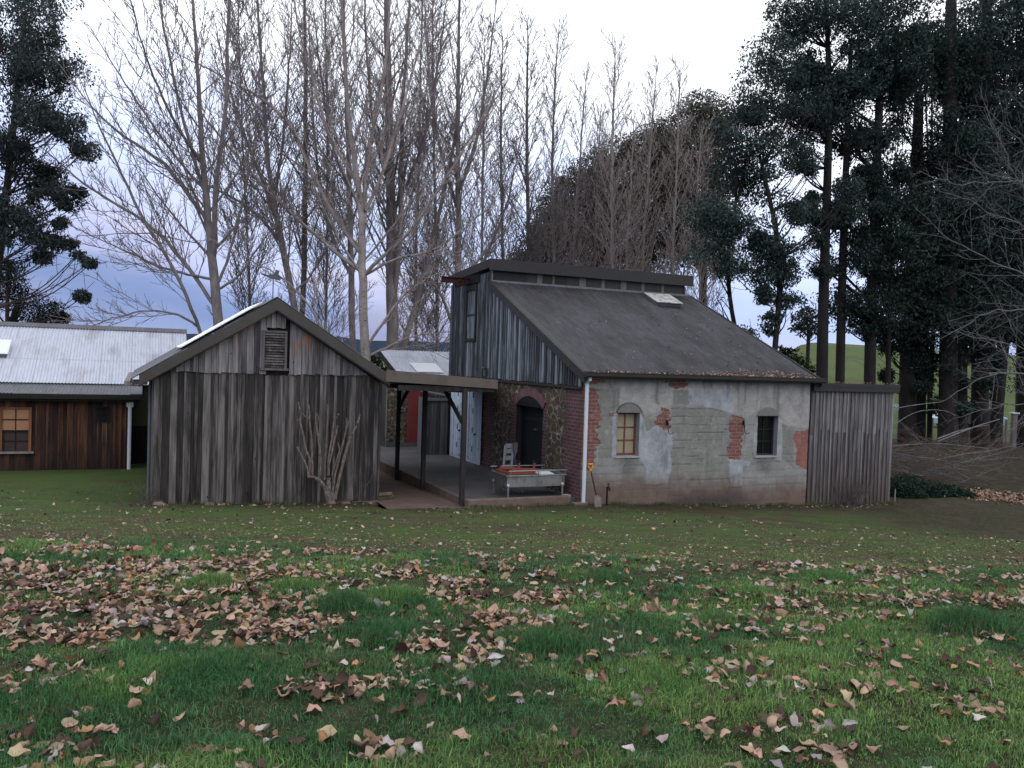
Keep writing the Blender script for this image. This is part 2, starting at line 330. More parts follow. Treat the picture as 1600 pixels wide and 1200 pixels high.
c = t.mix(t.maprange(n, .3, .7), (.12, .075, .06), (.19, .13, .11)); c = t.mix(t.math('MULTIPLY', n2, .5), c, (.08, .055, .045)); finish(t, c, .95, n2, .6, .01); M['path'] = m
def colmat(name, rough=.8, trans=0, vary=.25, scale=60):
    m, t = newmat(name); c = attr(t, 'Col', 'Color'); n = t.noise(objco(t), scale, 3, .6)
    c = t.mix(t.math('MULTIPLY', n, vary*2), c, t.mix(.5, c, (.02, .015, .01)))
    bs = t.n('ShaderNodeBsdfPrincipled', {'Base Color': c, 'Roughness': rough, 'Specular IOR Level': .2}).outputs[0]
    if trans:
        bs = t.n('ShaderNodeMixShader', {0: trans, 1: bs, 2: t.n('ShaderNodeBsdfTranslucent', {0: c}).outputs[0]}).outputs[0]
    t.n('ShaderNodeOutputMaterial', {0: bs}); return m
M['leaf'] = colmat('dry_leaf', .75, .12); M['grass'] = colmat('grass_blade', .6, .2, .1); M['foliage'] = colmat('evergreen_leaf', .7, .08, .15, 3)
def bark(name, a, b, scale=6, spots=None):
    m, t = newmat(name); oc = objco(t); n = t.noise(t.mapping(oc, (scale, scale, scale*.35)), 1, 5, .65)
    c = t.mix(t.maprange(n, .3, .7), a, b)
    if spots:
        s_ = t.noise(t.mapping(oc, (9, 9, 16)), 1, 2, .5); c = t.mix(t.maprange(s_, .62, .68), c, spots)
    finish(t, c, .9, n, .4, .02); return m
M['bark'] = bark('poplar_bark', (.11, .093, .088), (.25, .21, .20), 6)
M['barkdark'] = bark('dark_poplar_bark', (.07, .06, .058), (.16, .135, .13), 6)
M['barkpale'] = bark('pale_poplar_bark', (.20, .165, .15), (.40, .34, .31), 5, (.07, .055, .05))
M['barkpine'] = bark('evergreen_trunk_bark', (.010, .008, .008), (.030, .025, .022), 3)
M['barkeuc'] = bark('red_brown_gum_bark', (.035, .025, .022), (.09, .06, .05), 3)
M['barkgrey'] = bark('lichen_grey_bark', (.075, .07, .07), (.20, .19, .19), 12)
M['barkshrub'] = bark('pollard_stem_bark', (.055, .043, .036), (.26, .215, .18), 38)
M['twigbrown'] = bark('reddish_twigs', (.07, .045, .035), (.16, .115, .09), 12)

# ------------------------------------------------------------ terrain
PY = np.array([-8, 0, 3.3, 5, 8, 10.5, 14, 17, 19, 400]); PZ = np.array([1.7, 1.5, 1.42, 1.33, 1.14, .80, .35, .03, 0, 0])
def yard(X, Y):
    dx = X-ORG[0]; dy = Y-ORG[1]; return dx*av[0]+dy*av[1], dx*sv[0]+dy*sv[1]
def G(X, Y, rough=True):
    X = np.asarray(X, float); Y = np.asarray(Y, float)
    z = sum(np.interp(Y+o, PY, PZ) for o in (-.8, -.3, .3, .8))/4
    xl, yl = yard(X, Y)
    z = z - .042*np.clip(xl, 0, 8)*sm(Y, 12, 18)
    dip = sm(xl, -4.45, -4.15)*(1-sm(xl, -.2, .1))*sm(yl, -.05, .2)*(1-sm(yl, 13, 15))
    z = z - .5*dip
    far = sm(Y, 24, 50); left = 1-sm(X/np.maximum(Y, 1), .10, .30)
    z = z - far*left*2.2
    z = z + 7.8*sm(Y, 46, 125)*sm(X/np.maximum(Y, 1), .26, .36)*(.9+.1*np.sin(X*.05))
    z = z - 5*sm(Y, 150, 500)
    if rough:
        k = np.where(Y < 17, 1, .4)
        z = z + k*(.05*(fbm(X*.9, Y*.9, 3)-.5)+.025*(fbm(X*4, Y*4, 5)-.5)) + .05*(1-sm(Y, 8, 10))*(fbm(X*1.7+9, Y*1.7, 8)-.5)
    return z
def lines(segs):
    out = []
    for a, b, st in segs: out += list(np.arange(a, b-1e-6, st))
    return np.array(out+[segs[-1][1]])
def terrain(name, xs, ys, mat, colf):
    Xg, Yg = np.meshgrid(xs, ys); Z = G(Xg, Yg); V = np.stack([Xg, Yg, Z], -1).reshape(-1, 3)
    nx = len(xs); i = np.arange(len(ys)-1)[:, None]*nx+np.arange(nx-1)[None]; i = i.ravel()
    F = np.stack([i, i+1, i+nx+1, i+nx], 1)
    o = bpy.data.objects.new(name, mesh(name, V, F, {'Col': ('POINT', colf(V[:, 0], V[:, 1]))}, True)); o.data.materials.append(mat); link(o); o['kind'] = 'structure'; return o
def lawncol(X, Y):
    n = fbm(X*.55, Y*.8, 11)[:, None]; n2 = fbm(X*2.3, Y*3.2, 12)[:, None]
    green = np.array([.075, .125, .034]); olive = np.array([.115, .130, .048]); brown = np.array([.088, .064, .044]); dark = np.array([.040, .030, .023]); shaded_soil = np.array([.022, .030, .014])
    c = green+(olive-green)*sm(n*.6+n2*.4, .42, .60)
    c = c+(brown-c)*sm(n2*.65+n*.35, .45, .62)*.85; c = c*(.86+.14*(1-sm(Y, 9, 12)))[:, None]; rb = (sm(X, -1, 6)*sm(Y, 9, 12))[:, None]; c = c+(brown*.7-c)*rb*.4*sm(n2, .3, .6); c = c+(green*.95-c)*.45*sm(fbm(X*.4+4, Y*1.6, 15), .42, .6)[:, None]
    nearm = (1-sm(Y, 7.5, 9.0))[:, None]; c = c+(shaded_soil*(.7+.6*n2)-c)*nearm*.92  # near soil painted darker, as shade in the gaps between grass blades
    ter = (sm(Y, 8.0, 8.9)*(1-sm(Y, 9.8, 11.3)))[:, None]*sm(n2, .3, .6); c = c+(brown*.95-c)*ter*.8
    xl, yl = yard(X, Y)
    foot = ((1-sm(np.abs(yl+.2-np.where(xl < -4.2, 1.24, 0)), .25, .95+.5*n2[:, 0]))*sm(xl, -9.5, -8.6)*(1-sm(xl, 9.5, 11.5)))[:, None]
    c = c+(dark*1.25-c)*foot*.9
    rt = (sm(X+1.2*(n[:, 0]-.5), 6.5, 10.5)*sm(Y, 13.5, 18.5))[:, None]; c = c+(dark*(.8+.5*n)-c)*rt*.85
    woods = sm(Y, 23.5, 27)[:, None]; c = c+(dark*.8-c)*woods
    lf = (sm(-X, 6.5, 8.5)*sm(Y, 11.5, 14)*(1-sm(Y, 22, 23)))[:, None]; c = c+(green*1.05-c)*lf*.6*(1-foot)
    return np.clip(c, 0, 1)
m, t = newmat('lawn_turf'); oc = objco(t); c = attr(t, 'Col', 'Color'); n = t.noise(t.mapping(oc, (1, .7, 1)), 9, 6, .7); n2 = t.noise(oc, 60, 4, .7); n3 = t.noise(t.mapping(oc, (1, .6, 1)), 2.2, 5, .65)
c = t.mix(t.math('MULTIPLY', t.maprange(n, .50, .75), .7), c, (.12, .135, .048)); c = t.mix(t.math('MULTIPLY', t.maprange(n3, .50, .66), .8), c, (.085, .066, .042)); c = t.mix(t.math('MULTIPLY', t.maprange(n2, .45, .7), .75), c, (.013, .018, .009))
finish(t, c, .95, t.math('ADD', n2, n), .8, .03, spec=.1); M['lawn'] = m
m, t = newmat('pasture_grass'); oc = objco(t); n = t.noise(oc, .12, 5, .6); n2 = t.noise(oc, 3, 4, .6)
c = t.mix(t.maprange(n, .35, .65), (.062, .090, .024), (.088, .115, .038)); n3 = t.noise(t.mapping(oc, (1, .35, 1)), .45, 6, .7); c = t.mix(t.maprange(n3, .48, .66), c, (.045, .060, .022)); c = t.mix(t.math('MULTIPLY', n2, .6), c, (.05, .065, .02)); finish(t, c, .95, spec=.1); M['pasture'] = m
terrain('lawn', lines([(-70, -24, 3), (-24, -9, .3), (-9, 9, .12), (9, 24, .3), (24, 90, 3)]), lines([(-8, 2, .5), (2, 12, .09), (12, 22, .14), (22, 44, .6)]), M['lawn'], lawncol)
terrain('pasture', lines([(-4000, -300, 400), (-300, -60, 30), (-60, 160, 4), (160, 400, 30), (400, 4000, 400)]), lines([(44, 200, 4), (200, 600, 40), (600, 6000, 600)]), M['pasture'], lambda X, Y: np.tile([.1, .15, .04], (len(X), 1)))
# distant range of wooded hills
m, t = newmat('blue_hazed_forest'); n = t.noise(objco(t), .02, 5, .6); finish(t, t.mix(n, (.022, .034, .052), (.036, .05, .075)), .95, spec=0); M['hill'] = m  # blue haze of distance is put into the forest's base colour
hx = np.linspace(-3800, 3800, 240); V = []
for j, (dy, k) in enumerate(((0, 0), (250, .55), (600, 1), (1100, .5), (1500, 0))):
    for x in hx: V.append((x, 2800+dy, -20+k*(60+70*float(fbm(x*.0013, j*.02, 31))+14*float(fbm(x*.012, 0, 5)))))
nx = len(hx); Fq = [(j*nx+i, j*nx+i+1, (j+1)*nx+i+1, (j+1)*nx+i) for j in range(4) for i in range(nx-1)]
o = bpy.data.objects.new('hills', mesh('hills', V, Fq, None, True)); o.data.materials.append(M['hill']); link(o); o['kind'] = 'structure'

# ------------------------------------------------------------ yard: path, platform
def struct(mb, name, mat, bevel=0):
    o = mb.build(name, mat, None, bevel); o.data.transform(Matrix.Rotation(A, 4, 'Z')); o.data.transform(Matrix.Translation(ORG.tolist())); o['kind'] = 'structure'; return o
p = MB(); xs_ = np.linspace(-4.25, -2.55, 9); ys_ = [-.32, .3, 1.2, 2.5, 4, 6, 9, 14, 19]
zp = lambda x, y: .035+.03*np.sin(x*3)*.4 - .16*sm(y, 1.0, 5.5) + .16*sm(y, 7.5, 10)
vs = [(x, y+(.1*math.sin(x*4) if y < 0 else 0), float(zp(x, y))) for y in ys_ for x in xs_]
p.add(vs, [(j*9+i, j*9+i+1, (j+1)*9+i+1, (j+1)*9+i) for j in range(8) for i in range(8)], 0)
p.add([(x, -.32+.1*math.sin(x*4), .035-.3) for x in xs_]+[(x, -.32+.1*math.sin(x*4), float(zp(x, -.32))) for x in xs_], [(i, i+1, i+10, i+9) for i in range(8)], 0)
struct(p, 'path', M['path'])
d = MB(); d.box(-2.53, -.02, .16, 14, -.5, .125, 0); struct(d, 'concrete_platform', M['concrete'])
d = MB(); d.box(-2.62, -.22, .0, .157, -.4, .19, 0); d.boxy(-2.62, -2.533, .159, 7.2, -.4, .175, .14, 0); struct(d, 'kerb', M['kerb'], .012)
d = MB(); d.box(-.21, .13, -.16, -.003, -.4, .06, 0); struct(d, 'concrete_pad', M['kerb'], .012)
d = MB(); d.box(-1.9, 3.0, 14.01, 18, -.5, .10, 0); struct(d, 'back_yard', M['concrete'])

# ------------------------------------------------------------ stone cottage
cot = thing('stone_cottage', 'old cottage with patched grey render, exposed red brick and steep charcoal corrugated roof', 'cottage', (0, 0, 0))
SL = .43; ze = 2.90
def rz_(y): return ze+SL*(y+.12)                            # top of main roof at depth y
# front wall: fine grid with colour and relief, openings cut out
wins = [(.89, 1.46, 1.05, 2.02), (4.83, 5.46, .99, 1.96)]
def snap(arr, vals):
    for v in vals: arr[np.argmin(abs(arr-v))] = v
    return arr
xs = snap(np.linspace(0, 6.45, 324), [v for w_ in wins for v in w_[:2]]); zs = snap(np.linspace(-.6, 2.84, 174), [v for w_ in wins for v in w_[2:]])
XX, ZZ = np.meshgrid(xs, zs)
def zpx(pts): return [front(900+a/4, 560+b/4) for a, b in pts]   # photo detail -> wall coordinates
def inpoly(X, Z, poly):
    r = np.zeros(X.shape, bool); n = len(poly)
    for i in range(n):
        x0, z0 = poly[i]; x1, z1 = poly[(i+1) % n]
        if z0 == z1: continue
        cond = ((Z > min(z0, z1)) & (Z <= max(z0, z1))); xi = x0+(Z-z0)*(x1-x0)/(z1-z0); r ^= cond & (X < xi)
    return r.astype(float)
wx = XX+.05*(fbm(XX*5, ZZ*5, 41)-.5)+.035*(fbm(XX*22, ZZ*22, 43)-.5); wz = ZZ+.07*(fbm(XX*5, ZZ*5, 42)-.5)+.035*(fbm(XX*22, ZZ*22, 44)-.5)
def poly(pts): return inpoly(wx, wz, zpx(pts))
stepx = XX+.05*(np.floor(ZZ/.083) % 2)+.03*_h(np.floor(ZZ/.083).astype(np.int64), 0*np.floor(ZZ).astype(np.int64), 3)
brk = np.zeros_like(XX)
for P_ in ([(40, 165), (150, 190), (150, 290), (168, 300), (160, 430), (135, 440), (160, 540), (130, 560), (130, 630), (90, 700), (40, 700)],
           [(70, 130), (190, 128), (185, 150), (70, 165)], [(575, 135), (705, 140), (695, 183), (640, 188), (580, 172)],
           [(545, 308), (592, 315), (600, 440), (565, 455), (500, 405), (508, 370), (545, 355)],
           [(990, 350), (1050, 368), (1065, 430), (1045, 500), (1035, 632), (972, 632), (945, 555), (980, 530), (962, 430)],
           [(222, 340), (250, 345), (250, 366), (222, 362)]):
    brk = np.maximum(brk, inpoly(stepx+.02*(fbm(XX*20, ZZ*20, 6)-.5), wz, zpx(P_)))
redp = poly([(1365, 455), (1450, 445), (1480, 450), (1480, 690), (1430, 692), (1370, 660), (1378, 570), (1358, 500)])
pale = np.maximum.reduce([poly(q) for q in ([(500, 415), (560, 455), (600, 470), (605, 560), (585, 600), (600, 660), (570, 785), (430, 790), (440, 690), (400, 640), (385, 560), (385, 330), (420, 380), (440, 470)],
                                            [(700, 185), (960, 195), (985, 250), (975, 345), (870, 315), (700, 285)], [(228, 350), (252, 350), (246, 640), (222, 620)],
                                            [(1110, 470), (1136, 400), (1134, 630), (1105, 615)], [(1250, 360), (1285, 400), (1283, 640), (1245, 640)],
                                            [(955, 630), (1042, 635), (1035, 805), (958, 805)], [(1040, 640), (1085, 645), (1080, 670), (1045, 680)])])
upper = poly([(270, 150), (1470, 150), (1470, 440), (1290, 420), (1240, 340), (1130, 330), (1060, 380), (980, 350), (870, 315), (600, 290), (590, 320), (520, 330), (430, 370), (400, 300), (270, 290)])
boardm = poly([(600, 300), (870, 320), (985, 355), (960, 640), (950, 800), (585, 800), (600, 660), (585, 600), (605, 560), (595, 450)])
darkp = np.maximum.reduce([poly([(140, 185), (275, 185), (270, 290), (230, 340), (225, 630), (140, 620)]), poly([(425, 372), (510, 378), (480, 460), (430, 455)]), poly([(600, 195), (695, 195), (720, 260), (700, 285), (605, 290)]), poly([(1288, 415), (1360, 430), (1360, 690), (1290, 620)])])
N1 = fbm(XX*1.5, ZZ*1.5, 51); N2 = fbm(XX*6, ZZ*6, 52); N3 = fbm(XX*9, ZZ*1.1, 53)
def C3(r, g, b): return np.array([r, g, b])
col = C3(.285, .275, .255)*(.75+.5*N2)[..., None]
def lay(col, msk, c): return col+(c-col)*msk[..., None]
col = lay(col, upper*.9, C3(.37, .345, .32)*(.65+.7*N2)[..., None])
col = lay(col, darkp*.85, C3(.215, .21, .18)*(.8+.4*N2)[..., None])
col = lay(col, boardm*.9, C3(.235, .225, .198)*(.7+.6*N2)[..., None])
col = lay(col, pale*.8, C3(.36, .37, .395)*(.6+.8*N2)[..., None])
bl = np.abs(((ZZ+.012*(fbm(XX*2, ZZ*0, 61)-.5)*4) % .185)/.185-.5)       # horizontal board marks in the concrete
ridge = (1-sm(bl, .0, .07))*np.maximum(boardm, .55*(1-pale)*(1-upper))*sm(fbm(XX*1.2, ZZ*9, 62), .35, .5)
col = lay(col, ridge*.85, C3(.07, .065, .06))
drip = np.zeros_like(XX)
for cx, w_, z0, z1 in ((5.42, .06, 1.9, 2.8), (4.42, .035, 2.2, 2.8), (1.9, .05, 2.2, 2.8), (5.1, .25, .5, .95), (1.2, .25, .55, 1.0)):
    drip = np.maximum(drip, np.exp(-((XX+.03*(fbm(ZZ*4, 0*ZZ, 5)-.5)-cx)/w_)**2)*sm(ZZ, z0, z0+.15)*(1-sm(ZZ, z1-.1, z1+.2)))
drip = np.maximum(drip, sm(N3, .62, .75)*.7)
col = lay(col, drip*.6, C3(.09, .085, .075))
zlow = ZZ + .04*XX
st = 1-sm(zlow+.35*(N1-.5)+.25*(N3-.5), .28, .78); col = lay(col, st*.85, C3(.135, .080, .055)*(.7+.6*N2)[..., None])
st2 = (1-sm(zlow+.3*(N1-.5), .10, .42))*sm(XX, 2.0, 2.7)*(1-sm(XX, 4.0, 5.2)); col = lay(col, st2*.85, C3(.05, .035, .03))
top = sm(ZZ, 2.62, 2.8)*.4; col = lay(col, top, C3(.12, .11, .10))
col = lay(col, redp*.92, C3(.27, .09, .07)*(.6+.8*N2)[..., None])
flak = sm(fbm(XX*13, ZZ*13, 66), .70, .74)*(1-brk)*sm(ZZ, .5, 1.0); col = lay(col, flak*.4, C3(.42, .42, .42))
hgt = .012*N2+.010*pale+.006*upper-.012*brk-.004*redp-.010*ridge+.02*N1
nx = len(xs); V = np.stack([XX, -hgt+.012, ZZ], -1).reshape(-1, 3)
I = [(j, i) for j in range(len(zs)-1) for i in range(nx-1) if not any(w_[0]-1e-6 <= xs[i] and xs[i+1] <= w_[1]+1e-6 and w_[2]-1e-6 <= zs[j] and zs[j+1] <= w_[3]+1e-6 for w_ in wins)]
Fq = np.array([(j*nx+i, j*nx+i+1, (j+1)*nx+i+1, (j+1)*nx+i) for j, i in I])
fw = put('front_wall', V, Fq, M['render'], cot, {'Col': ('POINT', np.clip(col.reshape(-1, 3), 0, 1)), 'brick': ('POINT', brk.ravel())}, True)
# side wall
ys = snap(np.linspace(0, 8.6, 216), [1.95, 3.49]); zs2 = snap(np.linspace(-.5, 2.62, 79), [.125, 1.98])
YY, Z2 = np.meshgrid(ys, zs2)
row = np.floor(Z2/.166).astype(np.int64) % 2
bm_ = ((YY < .80+.12*row) | ((((YY > 1.70+.08*row) & (YY < 1.95)) | ((YY > 3.49) & (YY < 3.80+.1*row))) & (Z2 < 2.2)) | ((YY > 5.08-.12*row) & (YY < 5.7)) | (YY > 8.2)).astype(float); bm_[(Z2 > 2.36) & (YY > .95) & (YY < 5.6)] = 0
V = np.stack([0*YY-.0, YY, Z2], -1).reshape(-1, 3); V[:, 0] = -.015*fbm(V[:, 1]*5, V[:, 2]*5, 71)*(1-bm_.ravel())
ny = len(ys); Fq = np.array([(j*ny+i, (j+1)*ny+i, (j+1)*ny+i+1, j*ny+i+1) for j in range(len(zs2)-1) for i in range(ny-1) if not (ys[i] > 1.949 and ys[i+1] < 3.491 and zs2[j] > .12 and zs2[j+1] < 1.981)])
put('side_wall', V, Fq, M['stone'], cot, {'brick': ('POINT', bm_.ravel())}, True)
b = MB(); b.box(6.40, 6.449, .02, 8.55, -.6, 2.83); b.box(.02, 6.39, 8.5, 8.55, -.6, 5.3); b.boxy(6.40, 6.449, .02, 5.4, 2.835, 2.84, 5.15); b.box(6.40, 6.449, 5.401, 8.49, 2.84, 5.55); b.build('rear_wall', M['concrete'], cot)
# arched doorway on the side
door = MB(); door.box(.16, .21, 1.955, 3.485, .13, 1.975)
dobj = door.build('side_door', M['blackpaint'], cot)
b = MB()
for k in range(9): y0 = 1.96+k*.1695; b.box(.148, .159, y0+.004, y0+.163, .14, 1.97)
b.box(.128, .147, 2.0, 3.44, .45, .56); b.box(.128, .147, 2.0, 3.44, 1.6, 1.71)
b.build('door_board', M['blackpaint'], dobj)
b = MB(); b.tube([(.10, 2.62, 1.42), (.10, 2.56, 1.42)], .018, 8); b.tube([(.148, 2.59, 1.42), (.10, 2.59, 1.42)], .009, 6); b.build('door_knob', M['steel'], dobj)
b = MB(); b.box(.0, .22, 1.93, 1.949, .12, 1.98); b.box(.0, .22, 3.491, 3.51, .12, 1.98); b.box(.002, .22, 1.95, 3.49, 1.981, 2.0); b.build('door_reveal', M['darkwood'], cot)
def arch(cy, hw, z0, rise, n=24):
    R = (hw*hw+rise*rise)/(2*rise); cz = z0+rise-R; a = math.asin(hw/R)
    return R, cz, a
R_, cz_, aa = arch(2.72, .77, 1.99, .25)
b = MB(); pts = [(2.72+R_*math.sin(th), cz_+R_*math.cos(th)) for th in np.linspace(-aa, aa, 15)]
b.prism(pts+[(3.49, 1.985), (1.95, 1.985)], 'x', -.022, .05); b.build('arch_panel', M['blackpaint'], cot)
b = MB(); n_ = 26
for k in range(n_):
    t0 = -aa*1.03+k*2.06*aa/n_; t1 = t0+2.06*aa/n_*.80; r1 = R_+.205+random.uniform(-.01, .01)
    b.prism([(2.72+R_*math.sin(t0), cz_+R_*math.cos(t0)), (2.72+R_*math.sin(t1), cz_+R_*math.cos(t1)), (2.72+r1*math.sin(t1), cz_+r1*math.cos(t1)), (2.72+r1*math.sin(t0), cz_+r1*math.cos(t0))], 'x', -.035+random.uniform(-.004, .004), .05)
ab = b.build('brick_arch', M['archbrick'], cot)
b = MB(); q_ = np.linspace(-aa*1.03, aa*1.03, 15)
for k in range(14): b.prism([(2.72+r_*math.sin(th), cz_+r_*math.cos(th)) for r_, th in ((R_+.003, q_[k]), (R_+.003, q_[k+1]), (R_+.2, q_[k+1]), (R_+.2, q_[k]))], 'x', -.027, .05)
b.build('mortar', M['kerb'], ab)
# weatherboards of the gable: vertical boards and battens
b = MB(); y = .06
def zt(y): return rz_(y)-.13 if y < 5.45 else 5.78-.05*(y-5.45)-.22
while y < 8.55:
    wd = random.uniform(.075, .115); lo = 2.60+random.uniform(-.012, .012); y1 = min(y+wd, 8.58)
    if 6.42 < (y+y1)/2 < 7.28: b.boxy(-.045-random.uniform(0, .006), -.02, y, y1, lo, 3.62, 3.62)
    else: b.boxy(-.045-random.uniform(0, .008), -.02, y, y1, lo, zt(y), zt(y1))
    if not (6.36 < y1 < 7.30) and y1 > 5.4: b.boxy(-.062-random.uniform(0, .006), -.046, y1-.012, y1+.032, lo-.01, zt(y1), zt(y1+.03), r=random.uniform(.45, 1) if y1 < 5.4 else random.uniform(0, .6))
    y = y1+(.042 if y1 < 5.4 else .008)
b.build('gable_cladding', M['slate'], cot)
b = MB(); b.boxy(-.018, .02, .04, 5.45, 2.59, rz_(.04)-.14, rz_(5.45)-.14); b.box(-.018, .02, 5.451, 8.58, 2.59, 5.45); b.build('gable_backing', M['darkwood'], cot)  # dark sheet added behind the boards to blacken the gaps between them
b = MB(); b.box(-.085, -.047, .02, 8.6, 2.53, 2.588); b.build('cladding_sill', M['darkwood'], cot)
ld = MB(); ld.box(-.04, -.0195, 6.50, 7.20, 3.72, 5.12); ldo = ld.build('loft_door', M['slate'], cot)
b = MB()
for a_, b_ in ((6.42, 6.50), (7.20, 7.28)): b.box(-.085, -.021, a_, b_, 3.63, 5.28)
b.box(-.086, -.021, 6.501, 7.199, 5.12, 5.28); b.box(-.086, -.021, 6.501, 7.199, 3.63, 3.719); b.box(-.052, -.0405, 6.51, 7.19, 4.38, 4.43)
b.build('frame', M['darkwood'], ldo)
b = MB(); b.box(-.075, -.05, 6.2, 7.9, 5.32, 5.52); b.build('hoist_opening_shade', M['darkroom'], cot)  # near-black slab on the boards, painted shade in place of an opening
b = MB(); b.box(-.95, .3, 6.98, 7.02, 5.34, 5.47); b.box(-.95, .3, 6.94, 7.06, 5.47, 5.485); b.box(-.95, .3, 6.94, 7.06, 5.325, 5.34); hb = b.build('hoist_beam', M['rust'], cot)
b = MB(); b.tube([(-.42, 6.90, 5.30), (-.42, 7.10, 5.30)], .10, 16); b.box(-.47, -.37, 6.87, 7.13, 5.36, 5.42); b.tube([(-.42, 6.86, 5.30), (-.42, 7.14, 5.30)], .03, 8); b.build('pulley', M['rust'], hb, .006)
# corrugated sheets
def corr(name, mat, parent, P0, P1, Q1, Q0, period=.0762, amp=.009, nv=10, sag=.0, thick=.0):
    P0, P1, Q1, Q0 = [np.array(q, float) for q in (P0, P1, Q1, Q0)]          # P = lower edge, Q = upper edge
    L = np.linalg.norm(P1-P0); nu = int(L/period*7); u = np.linspace(0, 1, nu+1); v = np.linspace(0, 1, nv+1)
    nrm = np.cross(P1-P0, Q0-P0); nrm /= np.linalg.norm(nrm)
    B = (P0[None, None]*(1-u)[None, :, None]+P1*u[None, :, None])*(1-v)[:, None, None]+(Q0*(1-u)[None, :, None]+Q1*u[None, :, None])*v[:, None, None]
    h = amp*np.sin(u*L/period*2*np.pi)[None, :]+sag*(fbm(u[None, :]*L*.7+v[:, None]*0, v[:, None]*5+u[None]*0, 77)-.5)+ .006*(np.floor(v*3.01)[:, None] % 2)
    V = (B+nrm*h[..., None]).reshape(-1, 3); nU = nu+1; i = (np.arange(nv)[:, None]*nU+np.arange(nu)[None]).ravel()
    return put(name, V, np.stack([i, i+1, i+nU+1, i+nU], 1), mat, parent, None, True)
corr('roof', M['darkroof'], cot, (-.06, -.19, rz_(-.19)), (6.62, -.19, rz_(-.19)), (6.62, 5.5, rz_(5.5)), (-.06, 5.5, rz_(5.5)), sag=.03)
corr('rear_roof', M['darkroof'], cot, (6.62, 9.0, 5.66), (-.10, 9.0, 5.66), (-.10, 5.35, 5.895), (6.62, 5.35, 5.895), nv=3)
b = MB()
def slopebar(b, x0, x1, y0, y1, off0, off1):
    z0 = rz_(y0); z1 = rz_(y1)
    b.add([(x0, y0, z0+off0), (x1, y0, z0+off0), (x1, y1, z1+off0), (x0, y1, z1+off0), (x0, y0, z0+off1), (x1, y0, z0+off1), (x1, y1, z1+off1), (x0, y1, z1+off1)],
          [(0, 3, 2, 1), (4, 5, 6, 7), (0, 1, 5, 4), (1, 2, 6, 5), (2, 3, 7, 6), (3, 0, 4, 7)])
slopebar(b, -.11, -.064, -.2, 5.42, -.19, .025); slopebar(b, -.066, .09, -.2, 5.42, .014, .03); b.build('barge_board', M['blackfascia'], cot)
b = MB(); slopebar(b, 6.625, 6.67, -.2, 5.42, -.17, .025); b.build('barge_board', M['blackfascia'], cot)
b = MB()
prof = [(-.20, 2.80), (-.31, 2.80), (-.335, 2.84), (-.335, 2.90), (-.345, 2.905), (-.345, 2.92), (-.32, 2.92), (-.32, 2.83), (-.215, 2.83), (-.2, 2.93)]
b.prism(prof, 'x', -.13, 6.68); b.build('gutter', M['blackfascia'], cot)
b = MB(); b.box(-.10, 6.62, -.19, -.03, 2.79, 2.88); b.build('eave_board', M['darkwood'], cot)
b = MB(); b.box(-.13, 6.66, 5.30, 5.36, 5.585, 5.905); b.box(-.13, 3.2, 5.285, 5.299, 5.59, 5.90)
b.add([(-.13, 5.361, 5.66), (-.085, 5.361, 5.66), (-.085, 9.0, 5.47), (-.13, 9.0, 5.47), (-.13, 5.361, 5.905), (-.085, 5.361, 5.905), (-.085, 9.0, 5.67), (-.13, 9.0, 5.67)], [(0, 3, 2, 1), (4, 5, 6, 7), (0, 1, 5, 4), (1, 2, 6, 5), (2, 3, 7, 6), (3, 0, 4, 7)])
b.build('ridge_fascia', M['blackfascia'], cot)
m, t = newmat('clerestory_sheets'); r = attr(t, 'rnd'); oc = objco(t); n = t.noise(t.mapping(oc, (20, 20, 3)), 1, 5, .65)
c = t.ramp(r, [(0, (.022, .02, .02)), (.3, (.045, .042, .04)), (.6, (.06, .056, .05)), (.8, (.17, .165, .135))], 'CONSTANT')
c = t.mix(t.math('MULTIPLY', n, .7), c, (.022, .02, .018)); finish(t, c, .7, n, .3, .01); M['cler'] = m
b = MB(); x = .0
seq = [(.62, .1), (.42, .0), (.33, .4), (.17, .9), (.32, .1), (.07, .9), (.4, .1), (.40, .4), (.22, .9), (.52, .4), (.11, .9), (.55, .4), (.20, .9), (.52, .4), (.12, .9), (.6, .4), (.10, .9), (.9, .4)]
for wd, r in seq:
    x1 = min(x+wd, 6.44); b.box(x+.005, x1-.002, 5.44-(.012 if r == .9 else 0), 5.5, 5.2, 5.60, r+.02); x = x1
b.build('clerestory_panel', M['cler'], cot)
b = MB(); b.box(-.05, 6.6, 5.36, 5.425, rz_(5.4)-.02, rz_(5.4)+.05); b.build('roof_flashing', M['darktin'], cot)
b = MB(); b.box(-.04, .0, 5.40, 5.52, 5.1, 5.7); b.build('corner_board', M['slate'], cot)
# roof hatch
sk = MB(); n2_ = np.array([0, -SL, 1.]); n2_ /= np.linalg.norm(n2_)
def onroof(x, y, h): q = np.array([x, y, rz_(y)])+n2_*h; return q
def slab(b, cs, h0, h1): b.add([onroof(x, y, h0) for x, y in cs]+[onroof(x, y, h1) for x, y in cs], [(3, 2, 1, 0), (4, 5, 6, 7), (0, 1, 5, 4), (1, 2, 6, 5), (2, 3, 7, 6), (3, 0, 4, 7)])
slab(sk, [(4.74, 4.40), (5.56, 4.40), (5.56, 5.04), (4.74, 5.04)], .0, .10); sko = sk.build('roof_hatch', M['darktin'], cot)
b = MB(); slab(b, [(4.70, 4.36), (5.60, 4.36), (5.60, 5.08), (4.70, 5.08)], .101, .135); b.build('hatch_cover', plain('weathered_clear_cover', (.42, .42, .40), .35, 0, .25, 6, dirt=(.16, .14, .11), ds=3, dr=(.45, .65)), sko, .012)
